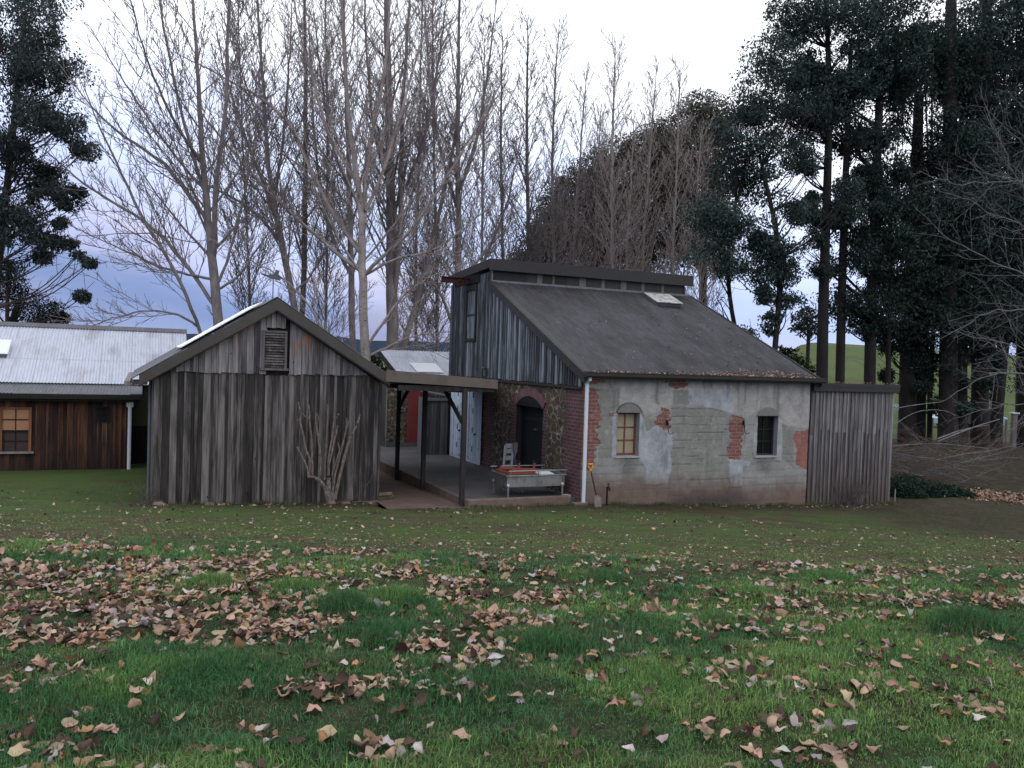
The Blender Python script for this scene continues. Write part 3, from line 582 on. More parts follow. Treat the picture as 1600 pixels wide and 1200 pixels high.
# windows of the rendered wall
def cottage_window(x0, x1, z0, z1, dark):
    fm = MB(); y0, y1 = .13, .18; fr = M['darkwood'] if dark else plain('red_brown_window_paint', (.16, .055, .038), .6, 0, .3, 20)
    for a_, b_ in ((x0, x0+.04), (x1-.04, x1)): fm.box(a_, b_, y0, y1, z0, z1)
    fm.box(x0+.041, x1-.041, y0, y1, z1-.04, z1); fm.box(x0+.041, x1-.041, y0, y1, z0, z0+.05)
    xm = (x0+x1)/2; fm.box(xm-.014, xm+.014, y0+.006, y1, z0+.051, z1-.041)
    for k in (1, 2):
        zm = z0+.05+(z1-z0-.09)*k/3
        fm.box(x0+.041, xm-.015, y0+.008, y1, zm-.012, zm+.012); fm.box(xm+.015, x1-.041, y0+.008, y1, zm-.012, zm+.012)
    wo = fm.build('window', fr, cot, label='window with six dark panes' if dark else 'window with six cream blind panes in a red-brown frame')
    g = MB(); g.box(x0+.03, x1-.03, .158, .166, z0+.03, z1-.03); g.build('pane', M['glass'] if dark else M['cream'], wo)
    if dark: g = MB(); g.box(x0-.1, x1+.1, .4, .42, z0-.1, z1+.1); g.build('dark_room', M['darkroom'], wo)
    rv = MB(); rv.box(x0-.02, x0, .0, .22, z0-.02, z1+.02); rv.box(x1, x1+.02, .0, .22, z0-.02, z1+.02); rv.box(x0, x1, .0, .22, z1, z1+.02)
    rv.build('reveal', plain('render_reveal', (.24, .24, .245), .9, 0, .3, 8), wo)
    s_ = MB(); s_.add([(x0-.04, -.035, z0-.045), (x1+.04, -.035, z0-.045), (x1+.04, .2, z0-.045), (x0-.04, .2, z0-.045), (x0-.04, -.035, z0-.012), (x1+.04, -.035, z0-.012), (x1+.04, .2, z0+.008), (x0-.04, .2, z0+.008)],
                      [(0, 3, 2, 1), (4, 5, 6, 7), (0, 1, 5, 4), (1, 2, 6, 5), (2, 3, 7, 6), (3, 0, 4, 7)]); s_.build('sill', plain('cement_sill', (.33, .32, .31), .9, 0, .25, 9), wo, .006)
    hw = (x1-x0)/2+.03; R, cz, a = arch(xm, hw, z1+.02, .20)
    l = MB(); l.prism([(xm+R*math.sin(th), cz+R*math.cos(th)) for th in np.linspace(-a, a, 13)]+[(xm+hw, z1+.005), (xm-hw, z1+.005)], 'y', -.035, .03)
    l.build('arched_lintel', plain('cement_lintel', (.19, .185, .17), .92, 0, .35, 8), wo, .008)
    l = MB(); ths = np.linspace(-a*1.02, a*1.02, 15)
    for q in range(14): l.prism([(xm+r_*math.sin(th), cz+r_*math.cos(th)) for r_, th in ((R+.002, ths[q]), (R+.002, ths[q+1]), (R+.018, ths[q+1]), (R+.018, ths[q]))], 'y', -.040, .02)
    if not dark: l.build('drip_mould', plain('dark_cement', (.11, .10, .09), .92, 0, .35, 8), wo)
cottage_window(*wins[0], False); cottage_window(*wins[1], True)
# iron wall hooks
for hx_ in (2.19, 4.38):
    b = MB(); b.box(hx_-.014, hx_+.014, -.055, -.02, 1.74, 1.86); b.tube([(hx_, -.06, 1.84), (hx_, -.075, 1.70), (hx_+.01, -.085, 1.60), (hx_+.05, -.10, 1.545), (hx_+.10, -.11, 1.55), (hx_+.125, -.115, 1.585)], [.010, .010, .009, .009, .008, .007], 8)
    b.build('wall_hook', M['black'], cot)
# white downpipe
b = MB(); b.tube([(.02, -.24, 2.80), (.02, -.24, 2.76), (.035, -.09, 2.66), (.045, -.085, .045)], [.042, .042, .042, .042], 14); dpo = b.build('downpipe', M['white'], cot, smooth=False)
for z in (.6, 1.7, 2.5): b = MB(); b.tube([(.045, -.085, z-.012), (.045, -.085, z+.012)], .047, 14); b.build('pipe_clip', M['white'], dpo)
# white bolted doors
for k, (y0, y1) in enumerate(((5.76, 6.86), (7.02, 8.16))):
    b = MB(); b.box(-.10, -.06, y0, y1, .13 if k else .13, 2.36); do = b.build('white_door', M['whitepaint'], cot)
    b = MB(); n_ = 5
    for i in range(n_):
        ya = y0+.04+i*(y1-y0-.08)/n_; b.box(-.118, -.101, ya+.015, ya+(y1-y0-.08)/n_-.03, .2, 2.3)
    b.box(-.122, -.101, y0, y0+.035, .13, 2.36); b.box(-.122, -.101, y1-.035, y1, .13, 2.36)
    b.build('door_rib', M['whitepaint'], do)
    for yb in (y0+.28, y1-.3):
        b = MB(); b.tube([(-.15, yb, .18), (-.15, yb, 2.3)], .014, 8)
        for z in (.3, .8, 1.3, 1.8, 2.2): b.box(-.166, -.119, yb-.04, yb+.04, z-.025, z+.025)
        b.build('lock_bar', M['whitepaint'], do)
    for z in (.45, 1.0, 1.55, 2.0): b = MB(); b.box(-.13, -.1185, y0+.5, y0+.54, z, z+.16); b.build('slot', M['black'], do)
    b = MB(); b.box(-.17, -.1185, y0+.25, y0+.31, .95, 1.0); b.build('padlock', M['black'], do)
b = MB(); b.box(-.055, .0, 5.7, 8.2, -.05, .128); b.build('threshold', M['kerb'], cot)
# small light fitting on the cladding sill, seen above the walkway
b = MB(); b.box(-.16, -.09, 5.40, 5.50, 2.66, 2.86); b.box(-.2, -.085, 5.37, 5.53, 2.861, 2.90); b.build('wall_lamp', M['darksteel'], cot, .01)

# ------------------------------------------------------------ timber lean-to at the right
lt = thing('timber_lean_to', 'silver-grey vertical board lean-to against the right end of the rendered wall', 'shed', (6.5, 0, -.25))
b = MB(); x = 6.505
while x < 9.22:
    wd = random.uniform(.115, .15); x1 = min(x+wd, 9.24); o_ = random.uniform(0, .012)
    zm = random.choice([1.55, 1.55, 1.62, 1.5])
    b.box(x, x1-.004, .0-o_, .03, -.35, zm, random.uniform(.1, .75)); b.box(x, x1-.004, -.012-o_, .02, zm+.002, 2.66, random.uniform(.5, 1) if random.random() < .35 else random.uniform(.2, .8))
    b.box(x1-.028, x1+.012, -.036-o_, -.002-o_-.012, -.33, 2.65, random.uniform(.2, .9)); x = x1
b.build('front_wall', M['grey'], lt)
b = MB(); b.box(9.19, 9.235, .032, 3.4, -.5, 2.6); b.box(6.53, 9.18, .035, .06, -.5, 2.64, 0); b.build('side_wall', M['grey'], lt)
b = MB(); b.box(9.24, 9.30, -.05, .03, -.3, 2.66, .9); b.build('corner_post', M['grey'], lt)
b = MB(); b.box(6.47, 9.42, -.12, -.07, 2.60, 2.80); b.box(6.47, 9.42, -.13, -.121, 2.72, 2.80); b.build('fascia', M['blackfascia'], lt)
corr('roof', M['darkroof'], lt, (6.5, -.12, 2.80), (9.45, -.12, 2.80), (9.45, 3.6, 2.55), (6.5, 3.6, 2.55), nv=3)

# ------------------------------------------------------------ grey timber barn on the left
BX0, BX1, BY = -8.62, -4.21, 1.24; BXM = (BX0+BX1)/2
barn = thing('timber_barn', 'weathered grey board barn with a steep gable and louvred vent, nearest on the left', 'barn', (BXM, BY, 0))
ridge_z = 4.13; ew = 2.74; sl = (ridge_z-2.62)/(2.36)
def gz(x): return ridge_z-.20-sl*abs(x-BXM)
b = MB(); bt = MB(); x = BX0
while x < BX1:
    wd = random.uniform(.10, .17); x1 = min(x+wd, BX1); o_ = random.uniform(0, .016); zb = .03+random.uniform(-.03, .04)
    zs_ = 2.70+random.uniform(-.006, .006)-(.05 if BXM-.35 < x < BXM+.2 else 0)
    za, zb2 = min(zs_, gz(x)), min(zs_, gz(x1))
    r = float(np.clip(random.gauss(.45, .3), 0, 1))
    b.box(x, x1-.006, BY-o_, BY+.03, zb, 0, r, za, zb2)
    if random.random() < .62: b.box(x1-.03, x1+.024, BY-o_-.022, BY-o_-.0015, zb-.01, 0, float(np.clip(random.gauss(.45, .35), 0, 1)), min(zs_, gz(x1-.03)), min(zs_, gz(x1+.024)))
    x = x1
b.build('wall', M['barn'], barn)
x = BX0+.02
while x < BX1-.02:
    wd = random.uniform(.10, .16); x1 = min(x+wd, BX1-.01); zlo = 2.70-random.uniform(0, .03); xm = (x+x1)/2
    if abs(xm-(BXM+.02)) < .20: x = x1; continue
    if gz(x) > zlo+.05 or gz(x1) > zlo+.05:
        bt.box(x, x1-.008, BY-.034-random.uniform(0, .012), BY-.018, zlo, 0, float(np.clip(random.gauss(.55, .3), 0, 1)), max(zlo+.01, gz(x)), max(zlo+.01, gz(x1-.008)))
        if random.random() < .5: bt.box(x1-.03, x1+.02, BY-.066, BY-.048, zlo-.01, 0, random.random(), max(zlo+.01, gz(x1-.03)), max(zlo+.01, gz(x1+.02)))
    x = x1
for i in range(4): xa = BXM-.17+i*.095; bt.box(xa, xa+.085, BY-.075, BY-.055, 3.60+random.uniform(0, .01), 0, .6+.4*random.random(), gz(xa), gz(xa+.085))
bt.build('gable_boards', M['barn_top'], barn)
b = MB()
for xw in (BX0+.005, BX1-.045): b.box(xw, xw+.04, BY+.032, BY+6.0, -.1, 2.6)
b.build('side_wall', M['barn'], barn)
b = MB(); b.box(BX0-.02, BX1+.02, BY-.05, BY+.3, -.25, .045); b.build('footing', M['kerb'], barn, .02)
b = MB(); b.prism([(BX0+.01, .05), (BX1-.01, .05), (BX1-.01, 2.62), (BXM, ridge_z-.1), (BX0+.01, 2.62)], 'y', BY+.034, BY+.06); b.build('backing', M['darkwood'], barn)
# vent
vx0, vx1, vz0, vz1 = BXM-.20, BXM+.19, 2.80, 3.52
b = MB(); b.box(vx0-.045, vx0, BY-.10, BY-.05, vz0, vz1+.03); b.box(vx1, vx1+.045, BY-.10, BY-.05, vz0, vz1+.03); b.box(vx0+.001, vx1-.001, BY-.098, BY-.05, vz1-.01, vz1+.03); b.box(vx0-.08, vx1+.08, BY-.14, BY-.05, vz0-.045, vz0-.002)
v_ = b.build('louvre_vent', M['oldwood'], barn)
b = MB()
for i in range(13):
    z = vz0+.01+i*.054; b.add([(vx0+.002, BY-.085, z), (vx1-.002, BY-.085, z), (vx1-.002, BY-.055, z+.038), (vx0+.002, BY-.055, z+.038), (vx0+.002, BY-.085, z+.008), (vx1-.002, BY-.085, z+.008), (vx1-.002, BY-.055, z+.046), (vx0+.002, BY-.055, z+.046)],
                              [(0, 3, 2, 1), (4, 5, 6, 7), (0, 1, 5, 4), (1, 2, 6, 5), (2, 3, 7, 6), (3, 0, 4, 7)])
b.build('slat', M['barn'], v_)
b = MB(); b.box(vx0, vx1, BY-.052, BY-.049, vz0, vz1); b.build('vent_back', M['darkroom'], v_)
# barge boards
def bargez(x): return ridge_z+.06-sl*abs(x-BXM)
for sgn, x_end in ((-1, BXM-2.47), (1, BXM+2.34)):
    b = MB(); zr, ze_ = bargez(BXM), bargez(x_end)
    ps = [(BXM, zr), (x_end, ze_), (x_end, ze_-.20), (BXM, zr-.235)]
    b.prism(ps, 'y', BY-.26, BY-.225); b.prism([(BXM, zr-.236), (x_end, ze_-.201), (x_end, ze_-.225), (BXM, zr-.26)], 'y', BY-.225, BY-.05)
    b.build('barge_board', M['brownpaint'], barn)
corr('roof', M['darktin'], barn, (BXM-2.6, BY+6, bargez(BXM-2.6)+.01), (BXM-2.6, BY-.26, bargez(BXM-2.6)+.01), (BXM, BY-.26, bargez(BXM)+.015), (BXM, BY+6, bargez(BXM)+.015), nv=4)
corr('roof', M['darktin'], barn, (BXM+2.42, BY-.26, bargez(BXM+2.42)+.01), (BXM+2.42, BY+6, bargez(BXM+2.42)+.01), (BXM, BY+6, bargez(BXM)+.015), (BXM, BY-.26, bargez(BXM)+.015), nv=4)
b = MB()
for xa, xb in ((BXM-.28, BXM-.95), (BXM-.96, BXM-1.75)):
    za, zb = bargez(xa)+.075, bargez(xb)+.075; b.prism([(xa, za), (xb, zb), (xb, zb+.022), (xa, za+.022)], 'y', BY-.20, BY+2.2)
b.build('roof_panel', M['whitesheet'], barn, label='white sheet laid on the left slope of the barn roof')
b = MB(); b.box(BXM-2.72, BXM-2.615, BY-.24, BY+6, 2.40, 2.50); b.box(BXM-2.6, BXM-2.32, BY-.12, BY-.02, 2.43, 2.52); b.build('gutter', M['oldwood'], barn, .01)
b = MB(); b.tube([(BX0-.06, BY+.5, 0), (BX0-.06, BY+.5, 2.5)], .03, 8); b.build('downpipe', M['darktin'], barn)
# weather vane on the ridge
b = MB(); vy = BY+.4; vz = bargez(BXM)
b.tube([(BXM, vy, vz-.05), (BXM, vy, vz+.50)], .012, 6); wv = b.build('weather_vane', M['darksteel'], barn)
b = MB(); b.prism([(BXM-.24, vz+.50), (BXM-.05, vz+.44), (BXM+.13, vz+.40), (BXM+.17, vz+.46), (BXM+.10, vz+.53), (BXM+.12, vz+.60), (BXM+.05, vz+.62), (BXM+.02, vz+.53), (BXM-.10, vz+.50), (BXM-.24, vz+.535)], 'y', vy-.012, vy+.012)
b.build('bird_plate', M['darksteel'], wv)

# ------------------------------------------------------------ long low shed far left
SX, SY = -9.12, 7.56
ls = thing('long_shed', 'long low shed with pale tin roof and dark red-brown boards at the far left', 'shed', (SX, SY, -.05))
b = MB(); x = SX-6.6
while x < SX:
    wd = random.uniform(.09, .14); x1 = min(x+wd, SX)
    inw = (x1 > SX-2.80 and x < SX-2.24 and x1 < SX-2.19 and x > SX-2.86); inv = (x1 > SX-.76 and x < SX-.47 and x > SX-.80 and x1 < SX-.42)
    o_ = random.uniform(0, .012); r = float(np.clip(random.gauss(.45, .3), 0, 1))
    if inw: b.box(x, x1-.005, SY-o_, SY+.03, -.1, .45, r); b.box(x, x1-.005, SY-o_, SY+.03, 1.56, 1.75, r)
    elif inv: b.box(x, x1-.005, SY-o_, SY+.03, -.1, 1.2, r); b.box(x, x1-.005, SY-o_, SY+.03, 1.6, 1.75, r)
    else:
        b.box(x, x1-.005, SY-o_, SY+.03, -.1, 1.75, r)
        if random.random() < .5: b.box(x1-.02, x1+.018, SY-o_-.02, SY-o_-.001, -.08, 1.74, random.random())
    x = x1
b.build('wall', M['redwood'], ls)
b = MB(); b.box(SX-6.6, SX-2.85, SY+.034, SY+.05, -.1, 1.8); b.box(SX-2.23, SX-.79, SY+.034, SY+.05, -.1, 1.8); b.box(SX-.44, SX, SY+.034, SY+.05, -.1, 1.8); b.box(SX-2.849, SX-2.231, SY+.034, SY+.05, 1.5, 1.8); b.box(SX-.79, SX-.44, SY+.034, SY+.05, 1.6, 1.8); b.build('backing', M['darkwood'], ls)
b = MB(); b.box(SX+.001, SX+.03, SY+.0, SY+.9, -.1, 1.9); b.build('end_wall', M['darkwood'], ls)
b = MB(); b.box(SX-.04, SX+.05, SY-.05, SY+.0-.021, -.1, 1.72); b.build('corner_trim', M['darkwood'], ls)
# window
x0, x1, z0, z1 = SX-2.80, SX-2.24, .48, 1.52
b = MB(); b.box(x0-.06, x0, SY-.05, SY+.02, z0, z1+.05); b.box(x1, x1+.06, SY-.05, SY+.02, z0, z1+.05); b.box(x0, x1, SY-.048, SY+.02, z1, z1+.05); wo = b.build('window', M['orangewood'], ls)
b = MB(); b.box(x0-.12, x1+.12, SY-.10, SY+.02, z0-.05, z0-.002); b.build('sill', M['oldwood'], wo)
b = MB(); b.box(x0+.002, x1-.002, SY-.02, SY+.005, 1.01, z1-.002); b.build('blind', plain('orange_board_blind', (.40, .20, .11), .8, 0, .25, 7), wo, label='orange-tan upper panel')
b = MB(); xm = (x0+x1)/2; b.box(xm-.012, xm+.012, SY-.03, SY-.0205, 1.01, z1); b.box(x0+.002, x1-.002, SY-.033, SY-.0215, 1.25, 1.275); b.box(xm-.012, xm+.012, SY-.01, SY+.005, z0, .97); b.box(x0+.002, x1-.002, SY-.012, SY+.004, .72, .745); b.box(x0+.002, x1-.002, SY-.035, SY+.004, .965, 1.005); b.build('sash', M['darkwood'], wo)
b = MB(); b.box(x0+.002, x1-.002, SY+.006, SY+.015, z0, .965); b.build('pane', plain('dim_brown_pane', (.055, .035, .03), .35, 0, .3, 5), wo)
# vent
b = MB(); b.box(SX-.79, SX-.76, SY-.04, SY, 1.18, 1.60); b.box(SX-.47, SX-.44, SY-.04, SY, 1.18, 1.60); b.box(SX-.759, SX-.471, SY-.038, SY, 1.57, 1.60); b.box(SX-.759, SX-.471, SY-.038, SY, 1.18, 1.21)
for i in range(7): z = 1.215+i*.05; b.box(SX-.758, SX-.472, SY-.03, SY-.012, z, z+.022)
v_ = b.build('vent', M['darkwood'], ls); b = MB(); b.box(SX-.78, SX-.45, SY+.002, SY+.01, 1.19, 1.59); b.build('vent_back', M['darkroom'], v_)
# roofs
corr('porch_roof', M['darktin'], ls, (SX-6.8, SY-.30, 1.93), (SX+.10, SY-.30, 1.93), (SX+.10, SY+.95, 2.13), (SX-6.8, SY+.95, 2.13), nv=3)
b = MB(); b.box(SX+.02, SX+.30, SY-.30, SY+.95, 1.90, 1.945); b.add([(SX+.02, SY-.3, 1.946), (SX+.3, SY-.3, 1.946), (SX+.3, SY+.95, 2.13), (SX+.02, SY+.95, 2.13)], [(0, 1, 2, 3)]); b.build('roof_edge', M['darktin'], ls)
corr('roof', M['tin'], ls, (SX-6.8, SY+.80, 2.15), (SX+1.48, SY+.80, 2.15), (SX+1.48, SY+3.55, 3.68), (SX-6.8, SY+3.55, 3.68), nv=8, amp=.011)
corr('rear_roof', M['tin'], ls, (SX+1.48, SY+6.3, 2.15), (SX-6.8, SY+6.3, 2.15), (SX-6.8, SY+3.55, 3.68), (SX+1.48, SY+3.55, 3.68), nv=2, amp=.011)
b = MB(); b.prism([(SY+3.38, 3.63), (SY+3.55, 3.735), (SY+3.72, 3.63), (SY+3.72, 3.61), (SY+3.55, 3.71), (SY+3.38, 3.60)], 'x', SX-6.8, SX+1.5); b.build('ridge_cap', M['darktin'], ls)
b = MB(); b.prism([(SY-.38, 1.80), (SY-.30, 1.80), (SY-.29, 1.92), (SY-.31, 1.92), (SY-.32, 1.83), (SY-.375, 1.83), (SY-.40, 1.92), (SY-.415, 1.92)], 'x', SX-6.8, SX+.32); b.build('gutter', M['blackfascia'], ls)
b = MB(); b.box(SX-6.6, SX+.25, SY-.28, SY-.02, 1.74, 1.80); b.build('soffit', M['darkwood'], ls)
b = MB(); b.tube([(SX+.02, SY-.12, 1.72), (SX+.02, SY-.12, -.04)], .045, 12); dpo = b.build('downpipe', M['white'], ls)
b = MB()
for dx in (-.05, .055): b.tube([(SX+.02+dx, SY-.14, 1.64), (SX+.02+dx, SY-.14, 1.72)], .032, 10)
b.box(SX-.06, SX+.10, SY-.17, SY-.10, 1.60, 1.625); b.build('pipe_collar', M['white'], dpo)
b = MB(); b.box(SX+.05, SX+1.4, SY+1.0, SY+1.06, .95, 2.12); b.build('back_wall', M['olive'], ls, label='olive upper wall of the recess')
b = MB(); b.box(SX+.05, SX+1.4, SY+.95, SY+.999, -.1, 1.02); b.build('lower_wall', M['darkwood'], ls)
b = MB(); b.box(SX+1.0, SX+1.06, SY+.2, SY+.9, -.1, 2.0); b.build('side_screen', M['darkwood'], ls)
# skylight dome on the pale roof
def tz(y): return 2.15+(y-SY-.80)*(1.53/2.75)
b = MB(); cs = [(SX-3.6, SY+1.85), (SX-2.98, SY+1.85), (SX-2.98, SY+2.42), (SX-3.6, SY+2.42)]
b.add([(x, y, tz(y)) for x, y in cs]+[(x, y, tz(y)+.12) for x, y in cs], [(3, 2, 1, 0), (4, 5, 6, 7), (0, 1, 5, 4), (1, 2, 6, 5), (2, 3, 7, 6), (3, 0, 4, 7)])
sko = b.build('skylight', M['darktin'], ls)
b = MB(); cs = [(SX-3.64, SY+1.81), (SX-2.94, SY+1.81), (SX-2.94, SY+2.46), (SX-3.64, SY+2.46)]
b.add([(x, y, tz(y)+.121) for x, y in cs]+[(x, y, tz(y)+.16) for x, y in cs], [(3, 2, 1, 0), (4, 5, 6, 7), (0, 1, 5, 4), (1, 2, 6, 5), (2, 3, 7, 6), (3, 0, 4, 7)])
b.build('dome', M['whitesheet'], sko, .02)

# ------------------------------------------------------------ covered walkway
wk = thing('covered_walkway', 'brown fascia and dark posts of the open walkway joining barn and cottage', 'walkway', (-2.66, .25, .06))
zb0, zb1 = 2.86, 2.70
b = MB(); b.add([(-4.37, .22, 2.61), (-1.95, .22, 2.50), (-1.95, .26, 2.50), (-4.37, .26, 2.61), (-4.37, .22, zb0-.02), (-1.95, .22, zb1-.01), (-1.95, .26, zb1-.01), (-4.37, .26, zb0-.02)], [(0, 3, 2, 1), (4, 5, 6, 7), (0, 1, 5, 4), (1, 2, 6, 5), (2, 3, 7, 6), (3, 0, 4, 7)])
b.build('fascia', M['fascia2'], wk)
b = MB(); b.add([(-1.955, .22, 2.50), (-.065, 5.1, 2.36), (-.065, 5.14, 2.36), (-1.99, .26, 2.50), (-1.955, .22, 2.69), (-.065, 5.1, 2.52), (-.065, 5.14, 2.52), (-1.99, .26, 2.69)], [(0, 3, 2, 1), (4, 5, 6, 7), (0, 1, 5, 4), (1, 2, 6, 5), (2, 3, 7, 6), (3, 0, 4, 7)])
b.build('return_fascia', M['fascia2'], wk)
for y, zbot in ((.25, .16), (2.9, .02), (5.1, -.12)):
    b = MB(); b.box(-2.72, -2.625, y-.048, y+.048, zbot-.1, 2.50-.025*y); b.build('post', M['darkwood'], wk)
b = MB(); b.bar((-2.67, .262+.05, 2.47), (-2.67, 6.2, 2.33), .08, .14); b.build('beam', M['darkwood'], wk)
for (p0, p1) in (((-2.67, .32, 1.75), (-2.67, 1.55, 2.42)), ((-2.67, 4.98, 1.85), (-2.67, 4.2, 2.36))):
    b = MB(); b.bar(p0, p1, .06, .07); b.build('brace', M['darkwood'], wk)
b = MB(); b.box(-4.1, -2.0, .262, .31, 2.43, 2.54); b.build('rail', M['darkwood'], wk)  # dark strip added as the shadow band under the fascia
b = MB(); b.add([(-4.12, .27, 2.66), (-1.98, .27, 2.55), (-.1, 5.1, 2.40), (-.1, 6.4, 2.33), (-4.12, 6.4, 2.36), (-4.12, .27, 2.69), (-1.98, .27, 2.58), (-.1, 5.1, 2.43), (-.1, 6.4, 2.36), (-4.12, 6.4, 2.39)],
                [(4, 3, 2, 1, 0), (5, 6, 7, 8, 9), (0, 1, 6, 5), (1, 2, 7, 6), (2, 3, 8, 7), (3, 4, 9, 8), (4, 0, 5, 9)]); b.build('roof', M['darktin'], wk)
b = MB(); b.bar((-4.15, 2.2, 1.5), (-3.7, 5.2, .1), .04, .04); b.build('prop', M['darkwood'], wk)

# ------------------------------------------------------------ stone outbuilding behind, plank store beside the white doors
so_ = thing('stone_outbuilding', 'small rubble stone outbuilding with a red door, seen through the walkway', 'outbuilding', (-.8, 10.8, .1))
gx = np.linspace(-1.42, 2.6, 60); gz_ = np.linspace(-.1, 2.45, 40); GX, GZ = np.meshgrid(gx, gz_)
V = np.stack([GX, 10.8-.03*fbm(GX*4, GZ*4, 81), GZ], -1).reshape(-1, 3); n_ = len(gx); i = (np.arange(len(gz_)-1)[:, None]*n_+np.arange(n_-1)[None]).ravel()
wl = put('wall', V, np.stack([i, i+1, i+n_+1, i+n_], 1), M['stonefar'], so_, {'brick': ('POINT', np.zeros(len(V)))}, True)
b = MB(); b.box(-1.46, -1.43, 10.8, 15, -.1, 2.3); b.box(-1.42, -.0, 10.62, 10.765, -.1, .26); b.build('plinth', M['concrete'], so_)
b = MB(); b.box(-.72, -.25, 10.70, 10.755, .27, 2.12); b.build('red_door', M['reddoor'], so_, .01)
corr('roof', M['tin'], so_, (-1.05, 10.5, 2.42), (3.2, 10.5, 2.42), (3.2, 13.4, 3.35), (-1.05, 13.4, 3.35), nv=3, amp=.014, period=.11)
b = MB(); b.bar((-1.09, 10.45, 2.36), (-1.09, 13.4, 3.30), .06, .16); b.build('barge_board', M['darkwood'], so_)
b = MB(); b.add([(-.35, 11.0, 2.62), (.6, 11.0, 2.62), (.6, 11.9, 2.91), (-.35, 11.9, 2.91), (-.35, 11.0, 2.64), (.6, 11.0, 2.64), (.6, 11.9, 2.93), (-.35, 11.9, 2.93)], [(3, 2, 1, 0), (4, 5, 6, 7), (0, 1, 5, 4), (1, 2, 6, 5), (2, 3, 7, 6), (3, 0, 4, 7)]); b.build('clear_roof_sheet', M['whitesheet'], so_)
ps = thing('plank_store', 'low mossy plank store with sloping lid between the red door and the white doors', 'store', (-.5, 8.5, .1))
b = MB(); x = -.93
while x < -.04:
    wd = random.uniform(.09, .15); x1 = min(x+wd, -.12); b.box(x, x1-.008, 8.40-random.uniform(0, .02), 8.44, .1, 1.92-.16*(x+.93)); x = x1
    if x >= -.121: break
b.build('planks', M['planks'], ps)
b = MB(); b.box(-.11, -.03, 8.34, 8.44, .05, 2.05); b.build('post', M['darkwood'], ps)
b = MB(); b.box(-.96, -.94, 8.45, 8.8, .1, 1.9); b.build('side', M['planks'], ps)
b = MB(); b.add([(-1.0, 8.3, 2.06), (-.0, 8.3, 1.90), (-.0, 8.9, 1.93), (-1.0, 8.9, 2.09), (-1.0, 8.3, 2.10), (-.0, 8.3, 1.94), (-.0, 8.9, 1.97), (-1.0, 8.9, 2.13)], [(3, 2, 1, 0), (4, 5, 6, 7), (0, 1, 5, 4), (1, 2, 6, 5), (2, 3, 7, 6), (3, 0, 4, 7)]); b.box(-.99, -.02, 8.31, 8.34, 1.80, 1.895); b.build('lid', M['darktin'], ps)
db = thing('dark_store_shed', 'dark board store shed far back behind the barn corner, seen left of the walkway posts', 'shed', (-4.2, 14.5, 0))
b = MB(); b.box(-6.6, -1.75, 14.6, 14.7, -.4, 2.2); b.build('wall', M['planks'], db)
b = MB(); b.box(-6.7, -1.6, 14.3, 16.5, 2.201, 2.32); b.build('roof', M['darktin'], db)
b = MB(); b.bar((-4.6, 14.5, .1), (-2.1, 14.5, 2.1), .05, .1); b.build('brace', M['darkwood'], db)

# ------------------------------------------------------------ steel trough and what is on it
tr = thing('steel_trough', 'stainless steel wash trough on tube legs in front of the arched door', 'trough', (-.9, .75, .125))
tx0, tx1, ty0, ty1, tz0, tz1 = -1.60, -.20, .36, 1.16, .37, .62
b = MB(); th_ = .012
b.box(tx0, tx1, ty0, ty0+th_, tz0, tz1); b.box(tx0, tx1, ty1-th_, ty1, tz0, tz1); b.box(tx0, tx0+th_, ty0+th_, ty1-th_, tz0, tz1); b.box(tx1-th_, tx1, ty0+th_, ty1-th_, tz0, tz1); b.box(tx0+th_, tx1-th_, ty0+th_, ty1-th_, tz0, tz0+.012)
b.box(-.91, -.898, ty0+th_, ty1-th_, tz0+.013, tz1-.02)
tb = b.build('basin', M['steel'], tr)
b = MB(); b.box(tx0-.03, tx1+.03, ty0-.035, ty0-.001, tz1-.02, tz1+.012); b.box(tx0-.03, tx1+.03, ty1+.001, ty1+.035, tz1-.02, tz1+.012); b.box(tx0-.035, tx0-.001, ty0, ty1, tz1-.02, tz1+.01); b.box(tx1+.001, tx1+.035, ty0, ty1, tz1-.02, tz1+.01); b.build('rim', M['steel'], tb, .004)
for x, y in ((tx0+.02, ty0+.03), (tx1-.06, ty0+.03), (tx0+.02, ty1-.04), (tx1-.06, ty1-.04), (-.9, ty1-.1)):
    b = MB(); b.tube([(x, y-.05 if y < .5 else y, .13), (x, y-.05 if y < .5 else y, tz0+.03)], .024, 10); lg = b.build('leg', M['steel'], tr)
    b = MB(); b.tube([(x, y-.05 if y < .5 else y, tz0+.03), (x, y-.05 if y < .5 else y, tz0+.07)], .03, 10); b.build('socket', M['white'], lg)
for y, xe0, xe1 in ((ty0-.02, tx0+.02, tx1+.05), (ty1+.03, tx0-.05, tx1-.1)):
    b = MB(); b.tube([(xe0, y, tz1+.10), (xe1, y, tz1+.10)], .013, 8)
    for x in np.linspace(xe0+.06, xe1-.06, 3): b.tube([(x, y, tz1+.012), (x, y, tz1+.095)], .007, 6)
    b.build('rail', M['steel'], tr)
rf = thing('red_frame', 'rust-red angle iron frame lying across the left end of the steel trough', 'frame', (-1.25, .75, .64))
b = MB(); z = .665
for p0, p1 in (((-1.56, .42, z), (-.92, .42, z)), ((-1.56, 1.05, z), (-.92, 1.05, z)), ((-1.56, .42, z), (-1.56, 1.05, z)), ((-.92, .42, z), (-.92, 1.05, z)), ((-1.24, .42, z+.002), (-1.3, 1.05, z+.002)), ((-1.50, 1.0, z+.05), (-.75, .55, z+.04))): b.bar(p0, p1, .045, .05)
for x, y, h in ((-1.5, 1.0, .10), (-1.1, .9, .16), (-.80, .75, .17), (-1.54, .44, .05), (-.94, .44, .07)): b.bar((x, y, z-.15), (x+.02, y, z+h), .05, .04, up=(1, 0, 0))
b.build('angle_iron', M['redmetal'], rf)
